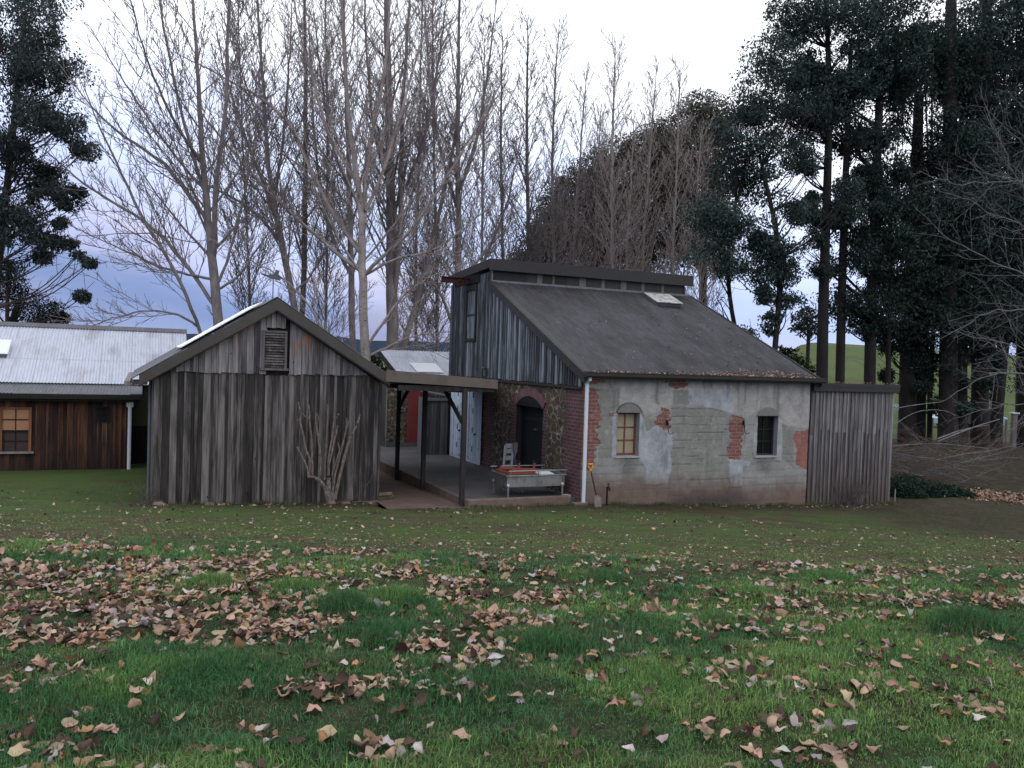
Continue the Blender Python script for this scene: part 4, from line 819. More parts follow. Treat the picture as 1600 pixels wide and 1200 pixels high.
for x, y, h in ((-1.1, .9, .17), (-.78, .75, .19), (-1.52, 1.02, .12)):
    b = MB(); b.tube([(x, y-.02, z+h), (x, y+.02, z+h)], .055, 14); b.build('pulley_wheel', M['black'], rf)
gr = thing('grey_metal_bracket', 'pale grey slotted metal bracket standing behind the red frame', 'bracket', (-1.45, 1.42, .125))
b = MB()
p0 = np.array([-1.52, 1.35, .50]); 
for xa, xb, za, zb in ((-1.25, -1.22, .4, 1.16), (-1.05, -1.02, .4, 1.20)): b.bar((xa, 1.40, za), (xb+.06, 1.5, zb), .05, .05)
for z in (.45, .66, .86, 1.02, 1.14): b.bar((-1.23+.06*z, 1.41+.08*z, z), (-1.03+.06*z, 1.41+.08*z, z+.01), .035, .10)
b.box(-1.24, -1.02, 1.38, 1.42, .126, .40); b.build('bracket_frame', plain('dull_aluminium', (.20, .21, .225), .55, .2, .35, 14), gr)
b = MB(); b.tube([(-.96, 1.42, 1.2), (-.92, 1.40, 1.05), (-.98, 1.38, .9), (-.94, 1.36, .7)], .016, 6); b.box(-1.0, -.9, 1.40, 1.46, 1.0, 1.22); b.build('clamp', M['darksteel'], gr)
pl_ = tagt(MB().build.__self__ and put('cloth', [(-.72, .55, .60), (-.35, .52, .60), (-.30, .95, .60), (-.70, 1.0, .60), (-.6, .7, .66), (-.45, .75, .665)], [(0, 1, 5, 4), (1, 2, 5), (2, 3, 4, 5), (3, 0, 4), (0, 3, 2, 1)], M['white']), 'crumpled pale plastic sheet lying in the right end of the steel trough', 'sheet')
for o in (pl_,): o.data.transform(Matrix.Rotation(A, 4, 'Z')); o.data.transform(Matrix.Translation(ORG.tolist()))
# spade
spd = thing('spade', 'garden spade with yellow D handle leaning on the wall beside the white downpipe', 'spade', (.16, -.5, 0))
gzl = float(G(*W(.2, -.5)[:2]))
b = MB(); b.tube([(.17, -.42, gzl+.26), (.19, -.20, gzl+.58), (.20, -.09, .76)], [.019, .016, .015], 8); b.build('shaft', M['redmetal'] if False else M['rust'], spd)
b = MB(); b.tube([(.20, -.09, .755), (.145, -.075, .84), (.145, -.06, .885), (.255, -.06, .885), (.255, -.075, .84), (.20, -.09, .755)], .015, 8); b.tube([(.14, -.06, .89), (.26, -.06, .89)], .02, 8); b.tube([(.20, -.095, .68), (.20, -.09, .77)], .022, 8); b.build('handle', M['yellow'], spd)
b = MB(); bx = [(-.08, 0), (-.095, .20), (-.02, .235), (.02, .235), (.095, .20), (.08, 0), (.0, -.02)]
vs = []
for th2 in (0, .006):
    for px_, q in bx: vs.append((.165+px_, -.50+q*.28+th2-.05*(px_/.1)**2, gzl+.02+q))
n_ = len(bx); b.add(vs, [tuple(range(n_)), tuple(range(2*n_-1, n_-1, -1))]+[(i, i+n_, (i+1) % n_+n_, (i+1) % n_) for i in range(n_)])
b.build('blade', plain('muddy_blade', (.17, .14, .12), .6, .3, .4, 12), spd)
# garden tap
tp = thing('garden_tap', 'dark iron standpipe tap against the rendered wall near the spade', 'tap', (.60, -.2, 0))
gzl = float(G(*W(.6, -.2)[:2]))
b = MB(); b.tube([(.6, -.15, gzl-.05), (.6, -.15, gzl+.40)], .022, 8); b.build('standpipe', M['black'], tp)
b = MB(); b.tube([(.6, -.15, gzl+.38), (.6, -.21, gzl+.40), (.6, -.25, gzl+.37), (.6, -.25, gzl+.33)], .02, 8); b.tube([(.6, -.19, gzl+.40), (.6, -.19, gzl+.47)], .012, 6); b.box(.565, .635, -.2, -.18, gzl+.47, gzl+.485); b.build('spout', M['black'], tp)
# firewood and block
for i, (x, y, z, L_, rz, r_) in enumerate(((-4.02, 1.35, .07, .42, .3, .04), (-3.98, 1.48, .07, .40, .15, .045), (-4.03, 1.40, .15, .40, .35, .04), (-4.08, 1.58, .08, .35, .5, .04))):
    o = thing('timber_offcut', ['grey timber offcut lying nearest at the foot of the barn corner', 'brown timber offcut lying behind the nearest offcut by the barn corner', 'short timber offcut lying on top of the others by the barn corner', 'small timber offcut tucked furthest behind the pile by the barn corner'][i], 'timber', (x, y, z), group='timber offcuts at the barn corner')
    b = MB(); dx, dy = math.cos(rz)*L_/2, math.sin(rz)*L_/2; b.bar((x-dx, y-dy, z), (x+dx, y+dy, z), r_*2, r_*1.6); b.build('offcut', wood('offcut_wood_%d' % i, (.05, .035, .025), (.12, .08, .05), (.26, .18, .12)), o, .006)
b = MB(); b.box(-.30, -.14, .14, .30, .126, .19); o = struct(b, 'paving_block', M['oldwood'] if False else plain('pale_block', (.34, .30, .28), .9, 0, .25, 9), .01); del o['kind']; tagt(o, 'small pale block on the platform kerb by the foot of the side wall', 'block')
for i, (x, y) in enumerate(((-8.5, .98), (-7.6, .95), (-5.25, .98), (-4.35, 1.0), (-4.95, .93))):
    s_ = .06+.03*random.random(); X, Y = W(x, y)[:2]; th = np.linspace(0, 2*math.pi, 8, endpoint=False); V = []
    for k, (h_, q) in enumerate(((0, 1), (.5, .95), (.9, .55))):
        for a_ in th: V.append((X+s_*1.5*q*math.cos(a_)*(1+.2*random.random()), Y+s_*q*math.sin(a_), float(G(X, Y))-.02+s_*h_*1.1))
    Fq = [(j*8+i_, j*8+(i_+1) % 8, (j+1)*8+(i_+1) % 8, (j+1)*8+i_) for j in range(2) for i_ in range(8)]+[tuple(range(16, 24))]
    o = bpy.data.objects.new('stone', mesh('stone', V, Fq, None, True)); o.data.materials.append(M['kerb']); link(o)
    tagt(o, ['stone at the left foot of the barn wall', 'flat stone a quarter of the way along the foot of the barn wall', 'stone at the barn foot just right of the pollarded shrub', 'stone at the right foot of the barn wall by the path', 'stone between the pollarded shrub and the right barn corner'][i], 'stone', 'stones along the barn footing')

# ------------------------------------------------------------ pollarded shrub in front of the barn (photo outline, own depth)
vb = thing('pollarded_shrub', 'bare pollarded shrub with a fan of knobbly upright stems before the barn wall', 'shrub', (-5.25, .98, 0))
def sp(px, py, dy=0.): P = onplane(px, py, W(0, .98+dy), sv)-ORG; return (float(P@av), float(P@sv), float(P[2]))
def z8(X, Y): return (440+X/6., 600+Y/6.)
b = MB(); 
def stem(pts, r0, r1, dy=0, bb=None):
    pp = [sp(*z8(*q), dy) for q in pts]; P = []
    for i in range(len(pp)-1):
        for k in range(4): P.append(np.array(pp[i])*(1-k/4)+np.array(pp[i+1])*k/4+np.array([random.uniform(-1, 1), random.uniform(-1, 1), 0])*.004)
    P.append(np.array(pp[-1])); R = np.linspace(r0, r1, len(P))*(1+.12*np.array([random.uniform(-1, 1.6) for _ in P])); R[-1] = r1*1.15
    (bb or b).tube(P, R, 8); return pp
stem([(455, 1160), (435, 1060), (415, 960)], .062, .045); stem([(480, 1160), (478, 1080), (470, 990)], .05, .04, .03); stem([(440, 1080), (400, 960), (350, 900), (300, 870), (255, 870)], .045, .026); stem([(440, 1050), (440, 950), (440, 880)], .05, .04, .02)
trk = b.build('trunk', M['barkshrub'], vb, smooth=False)
STEMS = [([(255, 875), (245, 800), (200, 700), (145, 590)], .024, .017), ([(262, 860), (265, 710), (225, 600), (190, 420), (170, 345), (180, 290), (158, 170)], .024, .014), ([(170, 345), (140, 342)], .014, .012),
         ([(290, 850), (285, 700), (280, 500), (258, 330), (265, 290), (252, 190)], .024, .013), ([(262, 320), (235, 315), (205, 290), (180, 268)], .012, .010), ([(360, 860), (365, 700), (345, 500), (322, 380), (318, 260)], .025, .016), ([(330, 395), (345, 320), (335, 270)], .014, .012),
         ([(400, 900), (408, 700), (422, 500), (432, 300), (424, 190)], .024, .011), ([(440, 860), (440, 700), (470, 520), (490, 370), (495, 275)], .026, .013), ([(490, 375), (510, 320), (535, 280)], .015, .014), ([(445, 760), (480, 600), (515, 450), (525, 390)], .02, .015),
         ([(470, 860), (500, 760), (545, 620), (525, 545)], .02, .010), ([(480, 1010), (500, 850), (540, 690), (575, 560), (605, 420), (612, 320)], .028, .013), ([(605, 425), (630, 350), (655, 290)], .017, .014), ([(500, 1080), (540, 880), (590, 680), (645, 500), (715, 370), (735, 285)], .036, .022), ([(640, 510), (632, 505)], .02, .016), ([(478, 850), (490, 700), (490, 675)], .014, .010)]
for i, (pts, r0, r1) in enumerate(STEMS):
    b = MB(); stem(pts, r0, r1, .02*((i*7) % 5-2)); b.build('stem', M['barkshrub'], vb)

# ------------------------------------------------------------ vegetation
def tubes(P, R, sides=4):
    """P (N,K,3), R (N,K) -> verts, quads"""
    N, K, _ = P.shape; Tn = np.empty_like(P); Tn[:, 1:-1] = P[:, 2:]-P[:, :-2]; Tn[:, 0] = P[:, 1]-P[:, 0]; Tn[:, -1] = P[:, -1]-P[:, -2]
    Tn /= np.linalg.norm(Tn, axis=2, keepdims=True)+1e-9
    ref = np.where(np.abs(Tn[..., 1:2]) < .9, np.array([0, 1., 0]), np.array([1., 0, 0])); a = np.cross(Tn, ref); a /= np.linalg.norm(a, axis=2, keepdims=True)+1e-9; b = np.cross(Tn, a)
    th = np.arange(sides)*2*np.pi/sides
    V = P[:, :, None]+R[:, :, None, None]*(np.cos(th)[None, None, :, None]*a[:, :, None]+np.sin(th)[None, None, :, None]*b[:, :, None])
    base = (np.arange(N)[:, None, None]*K+np.arange(K-1)[None, :, None])*sides; j = np.arange(sides)[None, None]; j2 = (j+1) % sides
    F = np.stack([base+j, base+j2, base+sides+j2, base+sides+j], -1).reshape(-1, 4)
    return V.reshape(-1, 3), F
def merge(lst):
    Vs, Fs, o = [], [], 0
    for V, F in lst: Vs.append(V); Fs.append(F+o); o += len(V)
    return np.concatenate(Vs), np.concatenate(Fs)
def resample(pts, K):
    pts = np.array(pts, float); d = np.r_[0, np.cumsum(np.linalg.norm(np.diff(pts[:, :3], axis=0), axis=1))]
    t = np.linspace(0, d[-1], K)
    # smooth by Catmull style: interpolate then relax
    q = np.stack([np.interp(t, d, pts[:, k]) for k in range(pts.shape[1])], 1)
    for _ in range(3): q[1:-1] = .25*q[:-2]+.5*q[1:-1]+.25*q[2:]
    return q
def grow(P, R, spacing, t0, t1, ang, lenf, K, up, jit, rr, rmin, rg, power=1.0):
    """children of every parent path"""
    N, K0, _ = P.shape; seg = np.linalg.norm(np.diff(P, axis=1), axis=2); L = seg.sum(1); n = np.maximum(1, np.round(L*(t1-t0)/spacing*rg.uniform(.8, 1.2, N))).astype(int)
    idx = np.repeat(np.arange(N), n); k = np.concatenate([np.arange(q) for q in n]); nn = n[idx]
    t = t0+(t1-t0)*((k+rg.uniform(0, 1, len(k)))/nn)**power
    f = np.clip(t, 0, .999)*(K0-1); i0 = f.astype(int); w_ = (f-i0)[:, None]
    B = P[idx, i0]*(1-w_)+P[idx, i0+1]*w_; r0 = R[idx, i0]*(1-w_[:, 0])+R[idx, i0+1]*w_[:, 0]
    D = P[idx, i0+1]-P[idx, i0]; D /= np.linalg.norm(D, axis=1, keepdims=True)+1e-9
    az = k*2.39996+rg.uniform(-.7, .7, len(k)) + idx*1.3; ref = np.where(np.abs(D[:, 2:3]) < .95, np.array([0, 0, 1.]), np.array([1., 0, 0]))
    a = np.cross(D, ref); a /= np.linalg.norm(a, axis=1, keepdims=True); b = np.cross(D, a); an = rg.uniform(ang[0], ang[1], len(k))
    C = D*np.cos(an)[:, None]+(a*np.cos(az)[:, None]+b*np.sin(az)[:, None])*np.sin(an)[:, None]
    ln = lenf(t, L[idx], rg, len(k)); out = np.empty((len(k), K, 3)); out[:, 0] = B
    for j in range(1, K):
        C = C+np.array([0, 0, 1.])*up/K+rg.normal(0, jit, C.shape); C /= np.linalg.norm(C, axis=1, keepdims=True); out[:, j] = out[:, j-1]+C*(ln/(K-1))[:, None]
    rs = np.maximum(r0*rr*rg.uniform(.45, 1.15, len(k)), rmin*1.3); rs = np.minimum(rs, np.maximum(rmin*1.3, ln*.02))
    RR = rs[:, None]*(1-np.linspace(0, 1, K)[None])+rmin*np.linspace(0, 1, K)[None]
    return out, RR
PXM = lambda Y: Y/FPX
def path_px(pts, Y, dY=0., K=14):
    """photo points (x, y, radius px) at depth Y..Y+dY -> world points + radius"""
    n = len(pts); q = []
    for i, (x, y, r) in enumerate(pts): Yi = Y+dY*i/(n-1); P = atY(x, y, Yi); q.append((*P, r*Yi/FPX))
    return resample(q, K)
def bare_tree(name, label, Y, trunk, limbs, mat, seed, dens=1.0, brlen=1.0, group='bare poplars behind the buildings', ext=5.0, ang=(.42, .8), up=.45, twig=.0075, low=.30, tr=.8, broom=0):
    trunk = [(a_, b_, c_*tr*.86) for a_, b_, c_ in trunk]; limbs = [[(a_, b_, c_*.74) for a_, b_, c_ in lb] for lb in limbs]
    rg = np.random.default_rng(seed)
    tp = path_px(trunk, Y, 0, 26)
    base = tp[0].copy(); base[2] = float(G(base[0], base[1]))-.15; dirn = tp[-1, :3]-tp[-4, :3]; dirn /= np.linalg.norm(dirn)
    topx = tp[-1].copy(); topx[:3] += dirn*ext; topx[3] = .008; r0 = tp[0, 3]; base[3] = r0*1.25
    tp = resample(np.vstack([base, tp, topx]), 40); tp[:, 3] = np.maximum(tp[:, 3], .01)
    tp[1:-1, :2] += rg.normal(0, .012, (38, 2))
    V, F = tubes(tp[None, :, :3], tp[None, :, 3], 10); root = thing(name, label, 'tree', tuple(tp[0, :3]), world=True, group=group)
    def wput(nm, V, F, m):
        o = bpy.data.objects.new(nm, mesh(nm, V-tp[0, :3], F, None, True)); o.data.materials.append(m); link(o, root); return o
    wput('trunk', V, F, mat)
    geo = []; L0 = [(tp[:, :3][None], tp[:, 3][None], True)]
    for lb in limbs:
        dY = rg.uniform(-3, 3); q = path_px(lb, Y, dY, 20); d = q[-1, :3]-q[-3, :3]; d /= np.linalg.norm(d); e = q[-1].copy(); e[:3] += d*1.6; e[3] = .01; q = resample(np.vstack([q, e]), 20); q[:, 3] = np.maximum(q[:, 3], .008)
        q[1:-1, :3] += rg.normal(0, .015, (18, 3)); L0.append((q[:, :3][None], q[:, 3][None], False)); geo.append(tubes(q[None, :, :3], q[None, :, 3], 6))
    for P, R, istr in L0:
        H = P[0, -1, 2]-P[0, 0, 2]
        if istr: t0 = low; sp_ = .26/dens
        if istr and broom: lf = lambda t, L, g, n: brlen*(3.6*(1.03-t)**.42+.2)*g.uniform(.55, 1.2, n)
        elif istr: lf = lambda t, L, g, n: brlen*(4.8*(1.04-t)**.7+.35)*g.uniform(.6, 1.15, n)
        else: lf = lambda t, L, g, n: brlen*(2.9*(1.08-t)+.4)*g.uniform(.5, 1.1, n); t0 = .12; sp_ = .30/dens
        P1, R1 = grow(P, R, sp_, t0, .985, ang, lf, 8, up, .065, .34, twig*1.1, rg)
        geo.append(tubes(P1, R1, 4))
        P2, R2 = grow(P1, R1, .27/dens, .15, .98, (.45, .85), lambda t, L, g, n: (L*.38*(1.1-t)+.15)*g.uniform(.5, 1.2, n), 5, .8, .08, .6, twig, rg)
        geo.append(tubes(P2, R2, 3))
        P3, R3 = grow(P2, R2, .15/dens, .15, 1., (.4, .95), lambda t, L, g, n: np.minimum(.5, .12+L*.32)*g.uniform(.5, 1.3, n), 3, .6, .12, .8, twig*.8, rg)
        geo.append(tubes(P3, R3, 3))
    V, F = merge(geo); wput('branches', V, F, mat); return root

GP = 'bare poplars behind the buildings'
bare_tree('poplar_tree', 'pale-barked bare poplar with wide V-shaped limbs rising behind the right slope of the barn', 27.5, [(577, 600, 11), (569, 545, 10.5), (567, 480, 10), (567, 420, 9.5), (567, 375, 8), (562, 292, 6.5), (546, 208, 5.5), (540, 125, 4.5), (533, 0, 3)],
          [[(568, 400, 5.5), (550, 375, 5), (500, 308, 4.5), (471, 225, 4), (454, 179, 3.5), (383, 137, 2.8), (325, 108, 1.5)], [(566, 425, 4.5), (554, 417, 4), (500, 375, 3.6), (437, 317, 3.2), (362, 237, 2.6), (308, 167, 1.4)],
           [(569, 350, 5.5), (571, 300, 5), (571, 250, 4.4), (587, 187, 4), (604, 104, 3), (610, 0, 2)], [(570, 430, 4.2), (575, 417, 4), (633, 375, 3.5), (667, 325, 3), (717, 250, 2.2), (750, 190, 1.2)], [(570, 430, 3), (617, 402, 2.6), (675, 396, 2.2), (717, 362, 1.2)],
           [(571, 330, 4), (600, 270, 3.6), (625, 180, 3), (650, 90, 2.2), (680, 0, 1.4)], [(569, 545, 3.2), (590, 520, 3), (620, 470, 2.6), (655, 440, 2), (690, 425, 1.2)], [(566, 560, 2.6), (600, 545, 2.4), (640, 525, 1.8), (680, 520, 1)],
           [(561, 290, 3.5), (520, 230, 3), (495, 150, 2.6), (470, 60, 2), (455, -20, 1.5)], [(545, 600, 3), (520, 540, 2.6), (490, 480, 2.2), (440, 430, 1.6), (400, 410, 1)]], M['barkpale'], 1, .95)
bare_tree('poplar_tree', 'bare double-stemmed poplar with long limbs sweeping left above the barn roof ridge', 27, [(345, 560, 12), (342, 510, 11.5), (336, 450, 11), (330, 390, 10), (324, 330, 8), (316, 250, 6.5), (308, 83, 4), (300, 0, 3)],
          [[(333, 400, 7), (338, 345, 6), (333, 290, 5.5), (352, 208, 4.5), (358, 0, 3)], [(325, 345, 4.5), (317, 342, 4.3), (292, 300, 4), (258, 250, 3.4), (200, 220, 2.8), (154, 183, 2.2), (130, 150, 1.2)], [(337, 480, 4.5), (333, 470, 4.3), (292, 417, 4), (250, 358, 3.5), (200, 329, 2.8), (125, 287, 2.2), (87, 250, 1.2)],
           [(313, 520, 4), (308, 496, 4), (267, 408, 3.6), (225, 346, 3.2), (179, 250, 2.6), (154, 192, 1.6)], [(335, 437, 3), (325, 437, 2.8), (250, 417, 2.3), (167, 379, 1.2)], [(342, 440, 3.4), (350, 425, 3.2), (367, 367, 2.6), (387, 283, 1.8), (400, 200, 1)],
           [(320, 300, 4), (290, 200, 3.4), (265, 100, 2.8), (250, 0, 2)], [(312, 250, 3.6), (270, 190, 3), (235, 110, 2.4), (215, 40, 1.5)], [(308, 510, 2.6), (290, 494, 2.5), (250, 484, 2), (210, 486, 1.5), (175, 498, .9)], [(322, 300, 3), (270, 240, 2.5), (215, 160, 2), (170, 90, 1.2)], [(335, 455, 3), (370, 440, 2.6), (400, 390, 2), (430, 350, 1.2)]], M['bark'], 2, .95)
bare_tree('poplar_tree', 'bare poplar leaning left just right of the barn apex', 30, [(468, 530, 8), (460, 475, 8), (448, 420, 7.5), (436, 360, 7), (428, 320, 6.5), (418, 250, 5), (412, 150, 4), (402, 0, 2.5)],
          [[(430, 340, 4), (410, 280, 3.6), (385, 220, 3), (360, 150, 2.4), (345, 80, 1.4)], [(440, 380, 3.5), (400, 330, 3), (350, 300, 2.2), (300, 280, 1.2)], [(428, 320, 3.5), (440, 240, 3), (450, 140, 2.4), (455, 40, 1.5)], [(455, 460, 2.6), (480, 440, 2.2), (510, 390, 1.5)]], M['bark'], 3)
bare_tree('poplar_tree', 'slim dark straight bare poplar between the leaning poplar and the pale V-limbed one', 32, [(470, 540, 6.5), (474, 480, 6.5), (477, 300, 6), (478, 150, 4.5), (476, 0, 3)], [], M['barkdark'], 4, brlen=.8)
bare_tree('poplar_tree', 'straight bare poplar standing close behind the left side of the pale V-limbed poplar', 30, [(556, 600, 9), (550, 545, 9), (549, 400, 8.5), (545, 250, 7), (540, 100, 5), (535, 0, 3.5)], [[(549, 430, 4), (520, 380, 3.4), (500, 300, 3), (490, 200, 2.4), (485, 90, 1.6)], [(546, 300, 3), (515, 220, 2.6), (500, 100, 2)]], M['bark'], 5, tr=.65)
bare_tree('poplar_tree', 'thick dark bare poplar right of the pale V-limbed one, above the walkway end', 31, [(618, 610, 15), (613, 560, 14), (612, 400, 12.5), (608, 200, 9), (604, 0, 6)],
          [[(614, 470, 6), (626, 420, 6), (626, 300, 5), (630, 150, 4), (640, 0, 2.5)], [(622, 570, 7), (636, 520, 6.5), (650, 480, 6), (668, 400, 5), (688, 330, 4), (705, 250, 3), (720, 150, 2)], [(610, 300, 4), (585, 220, 3.2), (575, 120, 2.6), (570, 0, 2)], [(614, 330, 4), (650, 260, 3.4), (675, 170, 2.8), (690, 60, 2)]], M['bark'], 6)
bare_tree('poplar_tree', 'tall bare poplar just left of the cottage roof peak', 33, [(713, 600, 11), (716, 470, 10), (717, 380, 9), (715, 250, 7.5), (716, 100, 5), (718, 0, 3)],
          [[(716, 330, 4), (690, 250, 3.4), (672, 150, 2.8), (665, 30, 1.8)], [(716, 300, 4), (745, 230, 3.3), (760, 130, 2.5), (770, 50, 1.4)], [(712, 520, 3.5), (690, 460, 3), (660, 420, 2.4), (630, 380, 1.5)], [(740, 450, 3.5), (760, 400, 3), (790, 330, 2.3), (805, 260, 1.3)]], M['bark'], 7, ext=2.5, tr=.62)
specs = [('slender bare poplar between the thick dark poplar and the one by the roof peak', 37, [(682, 600, 6), (684, 450, 6), (678, 250, 5), (676, 60, 3)], 'bark', 11, 3),
         ('thin bare poplar above the left end of the cottage ridge', 40, [(752, 500, 5), (753, 380, 5), (755, 200, 4), (757, 90, 2)], 'bark', 12, 1.5),
         ('bare poplar behind the ridge, first of those right of the cottage roof peak', 42, [(786, 500, 6), (786, 400, 6), (782, 220, 4.5), (785, 80, 2.2)], 'barkdark', 13, 1),
         ('stout bare poplar above the second clerestory panel of the cottage', 42, [(826, 500, 8), (827, 420, 8), (823, 250, 6), (824, 100, 4), (825, 45, 2)], 'barkdark', 14, .7),
         ('bare poplar with a forked top over the middle of the cottage ridge', 44, [(866, 500, 5.5), (866, 420, 5.5), (862, 250, 4.5), (868, 110, 3), (872, 60, 2)], 'bark', 15, .7),
         ('thin bare poplar leaning right over the ridge middle', 46, [(900, 500, 4.5), (895, 400, 4.5), (905, 260, 3.5), (915, 130, 2)], 'bark', 16, .7),
         ('pale straight bare poplar with a broom-like crown over the right half of the ridge', 44, [(955, 520, 6.5), (957, 430, 6.5), (956, 250, 5), (960, 120, 3), (962, 85, 2)], 'barkpale', 17, .7),
         ('thin pale bare poplar in front of the brown evergreens, over the ridge end', 46, [(1002, 520, 5), (1004, 400, 5), (1015, 250, 3.6), (1024, 130, 2)], 'barkpale', 18, .8),
         ('last bare poplar on the right of the row, beyond the ridge end', 46, [(1048, 540, 5.5), (1050, 420, 5), (1058, 250, 3.6), (1062, 120, 2)], 'barkpale', 19, .8),
         ('short pale bare poplar low between the broom-crowned poplar and the ridge end', 45, [(980, 520, 4), (978, 420, 4), (985, 300, 3), (990, 200, 1.6)], 'barkpale', 20, .8),
         ('thin bare poplar far left of the row, beside the double-stemmed poplar', 33, [(388, 560, 5), (392, 480, 5), (385, 350, 4), (378, 200, 3), (372, 0, 2)], 'bark', 21, 3),
         ('thin bare poplar between the leaning poplar and the slim dark one', 38, [(508, 560, 5), (510, 450, 5), (512, 250, 4), (508, 0, 2.5)], 'bark', 22, 4),
         ('thin bare poplar close right of the thick dark one', 36, [(652, 600, 5), (648, 450, 5), (655, 250, 4), (660, 0, 2.5)], 'bark', 23, 4),
         ('small bare poplar low over the ridge, left of the broom-crowned poplar', 47, [(925, 520, 4), (930, 420, 4), (932, 300, 3), (938, 190, 1.6)], 'bark', 24, .8),
         ('small bare poplar in front of the evergreens right of the ridge end', 44, [(1092, 560, 4.5), (1094, 450, 4.5), (1088, 320, 3.4), (1095, 220, 1.6)], 'barkpale', 25, .8)]
for lb, Y, tr_, mt_, sd_, ext in specs: bare_tree('poplar_tree', lb, Y, tr_, [], M[mt_], sd_, dens=1.15, brlen=.98, ext=ext, ang=(.36, .72), up=.3, twig=.0095, low=.16, tr=.50, broom=1)

# evergreens: tapered trunk, limbs to every clump, leaves spread through the clumps
def leafquads(C, size, rg, droop=.0, asp=.42):
    n = len(C); d = rg.normal(0, 1, (n, 3)); d[:, 2] -= droop; d /= np.linalg.norm(d, axis=1, keepdims=True)
    r = rg.normal(0, 1, (n, 3)); s_ = np.cross(d, r); s_ /= np.linalg.norm(s_, axis=1, keepdims=True); L = size*rg.uniform(.6, 1.4, (n, 1)); Wd = L*asp
    V = np.stack([C, C+d*L*.5+s_*Wd*.5, C+d*L, C+d*L*.5-s_*Wd*.5], 1).reshape(-1, 3); return V, np.arange(4*n).reshape(n, 4)
def evergreen(name, label, Y, trunks, clumps, leafc, mat, seed, n=900, size=.22, droop=.5, group=None, flat=.75, gate=.42, cat='tree', depth=1.0, asp=.42, limb=True, nl=2, lr=1.0, spread=1.3):
    rg = np.random.default_rng(seed); tps = []
    for k, trk in enumerate(trunks):
        tp = path_px(trk, Y+k*.7, 0, 16); b0 = tp[0].copy(); b0[2] = float(G(b0[0], b0[1]))-.2; b0[3] *= 1.2
        tp = resample(np.vstack([b0, tp]), 20); tps.append(tp)
    o0 = tps[0][0, :3] if tps else np.array([*atY(clumps[0][0], clumps[0][1], Y)[:2], 0]); o0 = np.array([o0[0], o0[1], float(G(o0[0], o0[1]))])
    root = thing(name, label, cat, tuple(o0), world=True, group=group)
    def wput(nm, V, F, m, at=None):
        o = bpy.data.objects.new(nm, mesh(nm, V-o0, F, at, True)); o.data.materials.append(m); link(o, root)
    geo = [tubes(tp[None, :, :3], np.maximum(tp[None, :, 3], .03), 9) for tp in tps]
    Cs = []; cols = []; lims = []
    for (x, y, r) in clumps:
        Yc = Y+rg.uniform(-1, 1)*depth*r*Y/FPX*1.3; c = atY(x, y, Yc); rad = r*Yc/FPX
        k = int(n*max(.3, (rad/1.3)**2)); q = rg.normal(0, 1, (k*2, 3)); q /= np.linalg.norm(q, axis=1, keepdims=True); q *= spread*rg.uniform(0, 1, (k*2, 1))**.45
        qw = c+q*rad*np.array([1, 1, flat]); fq = .95 if size < .2 else .8; g = .6*fbm(qw[:, 0]*fq+qw[:, 1]*.5, qw[:, 2]*fq*1.15, seed, 4)+.4*fbm(qw[:, 1]*fq+31, qw[:, 2]*fq+qw[:, 0]*.4, seed+9, 3)
        edge = np.linalg.norm(q, axis=1)/spread; q = q[g+rg.normal(0, .03, len(g))-.10*edge**3 > gate+.06][:k]
        q *= np.array([1, 1, flat])*rad*(1+.25*(fbm(q[:, 0]*1.5+x, q[:, 2]*1.5+y, seed+3, 2)[:, None]-.5)*2); P = c+q; Cs.append(P)
        cc = np.array(leafc)*rg.uniform(.7, 1.35)*rg.uniform(.6, 1.5, (len(P), 1)); cc[:, 0] *= rg.uniform(.8, 1.3, len(P)); cols.append(cc)
        if limb and tps:
            tp = min(tps, key=lambda t_: np.min(np.linalg.norm(t_[:, :2]-c[:2], axis=1))); zt_ = c[2]-rad*.8-np.linalg.norm(c[:2]-tp[-1, :2])*.7; i = int(np.argmin(abs(tp[:, 2]-zt_))); s_ = tp[i, :3]
            for e in range(nl):
                en = c+rg.normal(0, .35, 3)*rad; mid = s_*.5+en*.5+np.array([0, 0, -.12*np.linalg.norm(en-s_)])+rg.normal(0, .15, 3)
                rb = min(tp[i, 3]*.5, .03+.009*np.linalg.norm(en-s_))*lr; lims.append((resample([(*s_, rb), (*mid, rb*.6), (*en, .015)], 8)))
    if lims:
        L = np.stack(lims); geo.append(tubes(L[:, :, :3], L[:, :, 3], 5)); P2, R2 = grow(L[:, :, :3], L[:, :, 3], .5, .3, 1, (.4, .9), lambda t, L_, g, n_: .9*g.uniform(.4, 1.3, n_), 5, .2, .12, .5, .008, rg); geo.append(tubes(P2, R2, 3))
    if geo: V, F = merge(geo); wput('trunk', V, F, mat)
    P = np.concatenate(Cs); V, F = leafquads(P, size, rg, droop, asp); wput('crown', V, F, M['foliage'], {'Col': ('POINT', np.repeat(np.concatenate(cols), 4, 0))})
    return root
GE = 'tall dark evergreens on the right'
dk = (.034, .056, .047); dk2 = (.022, .038, .030); br = (.066, .064, .048)
T_ = lambda pts: pts
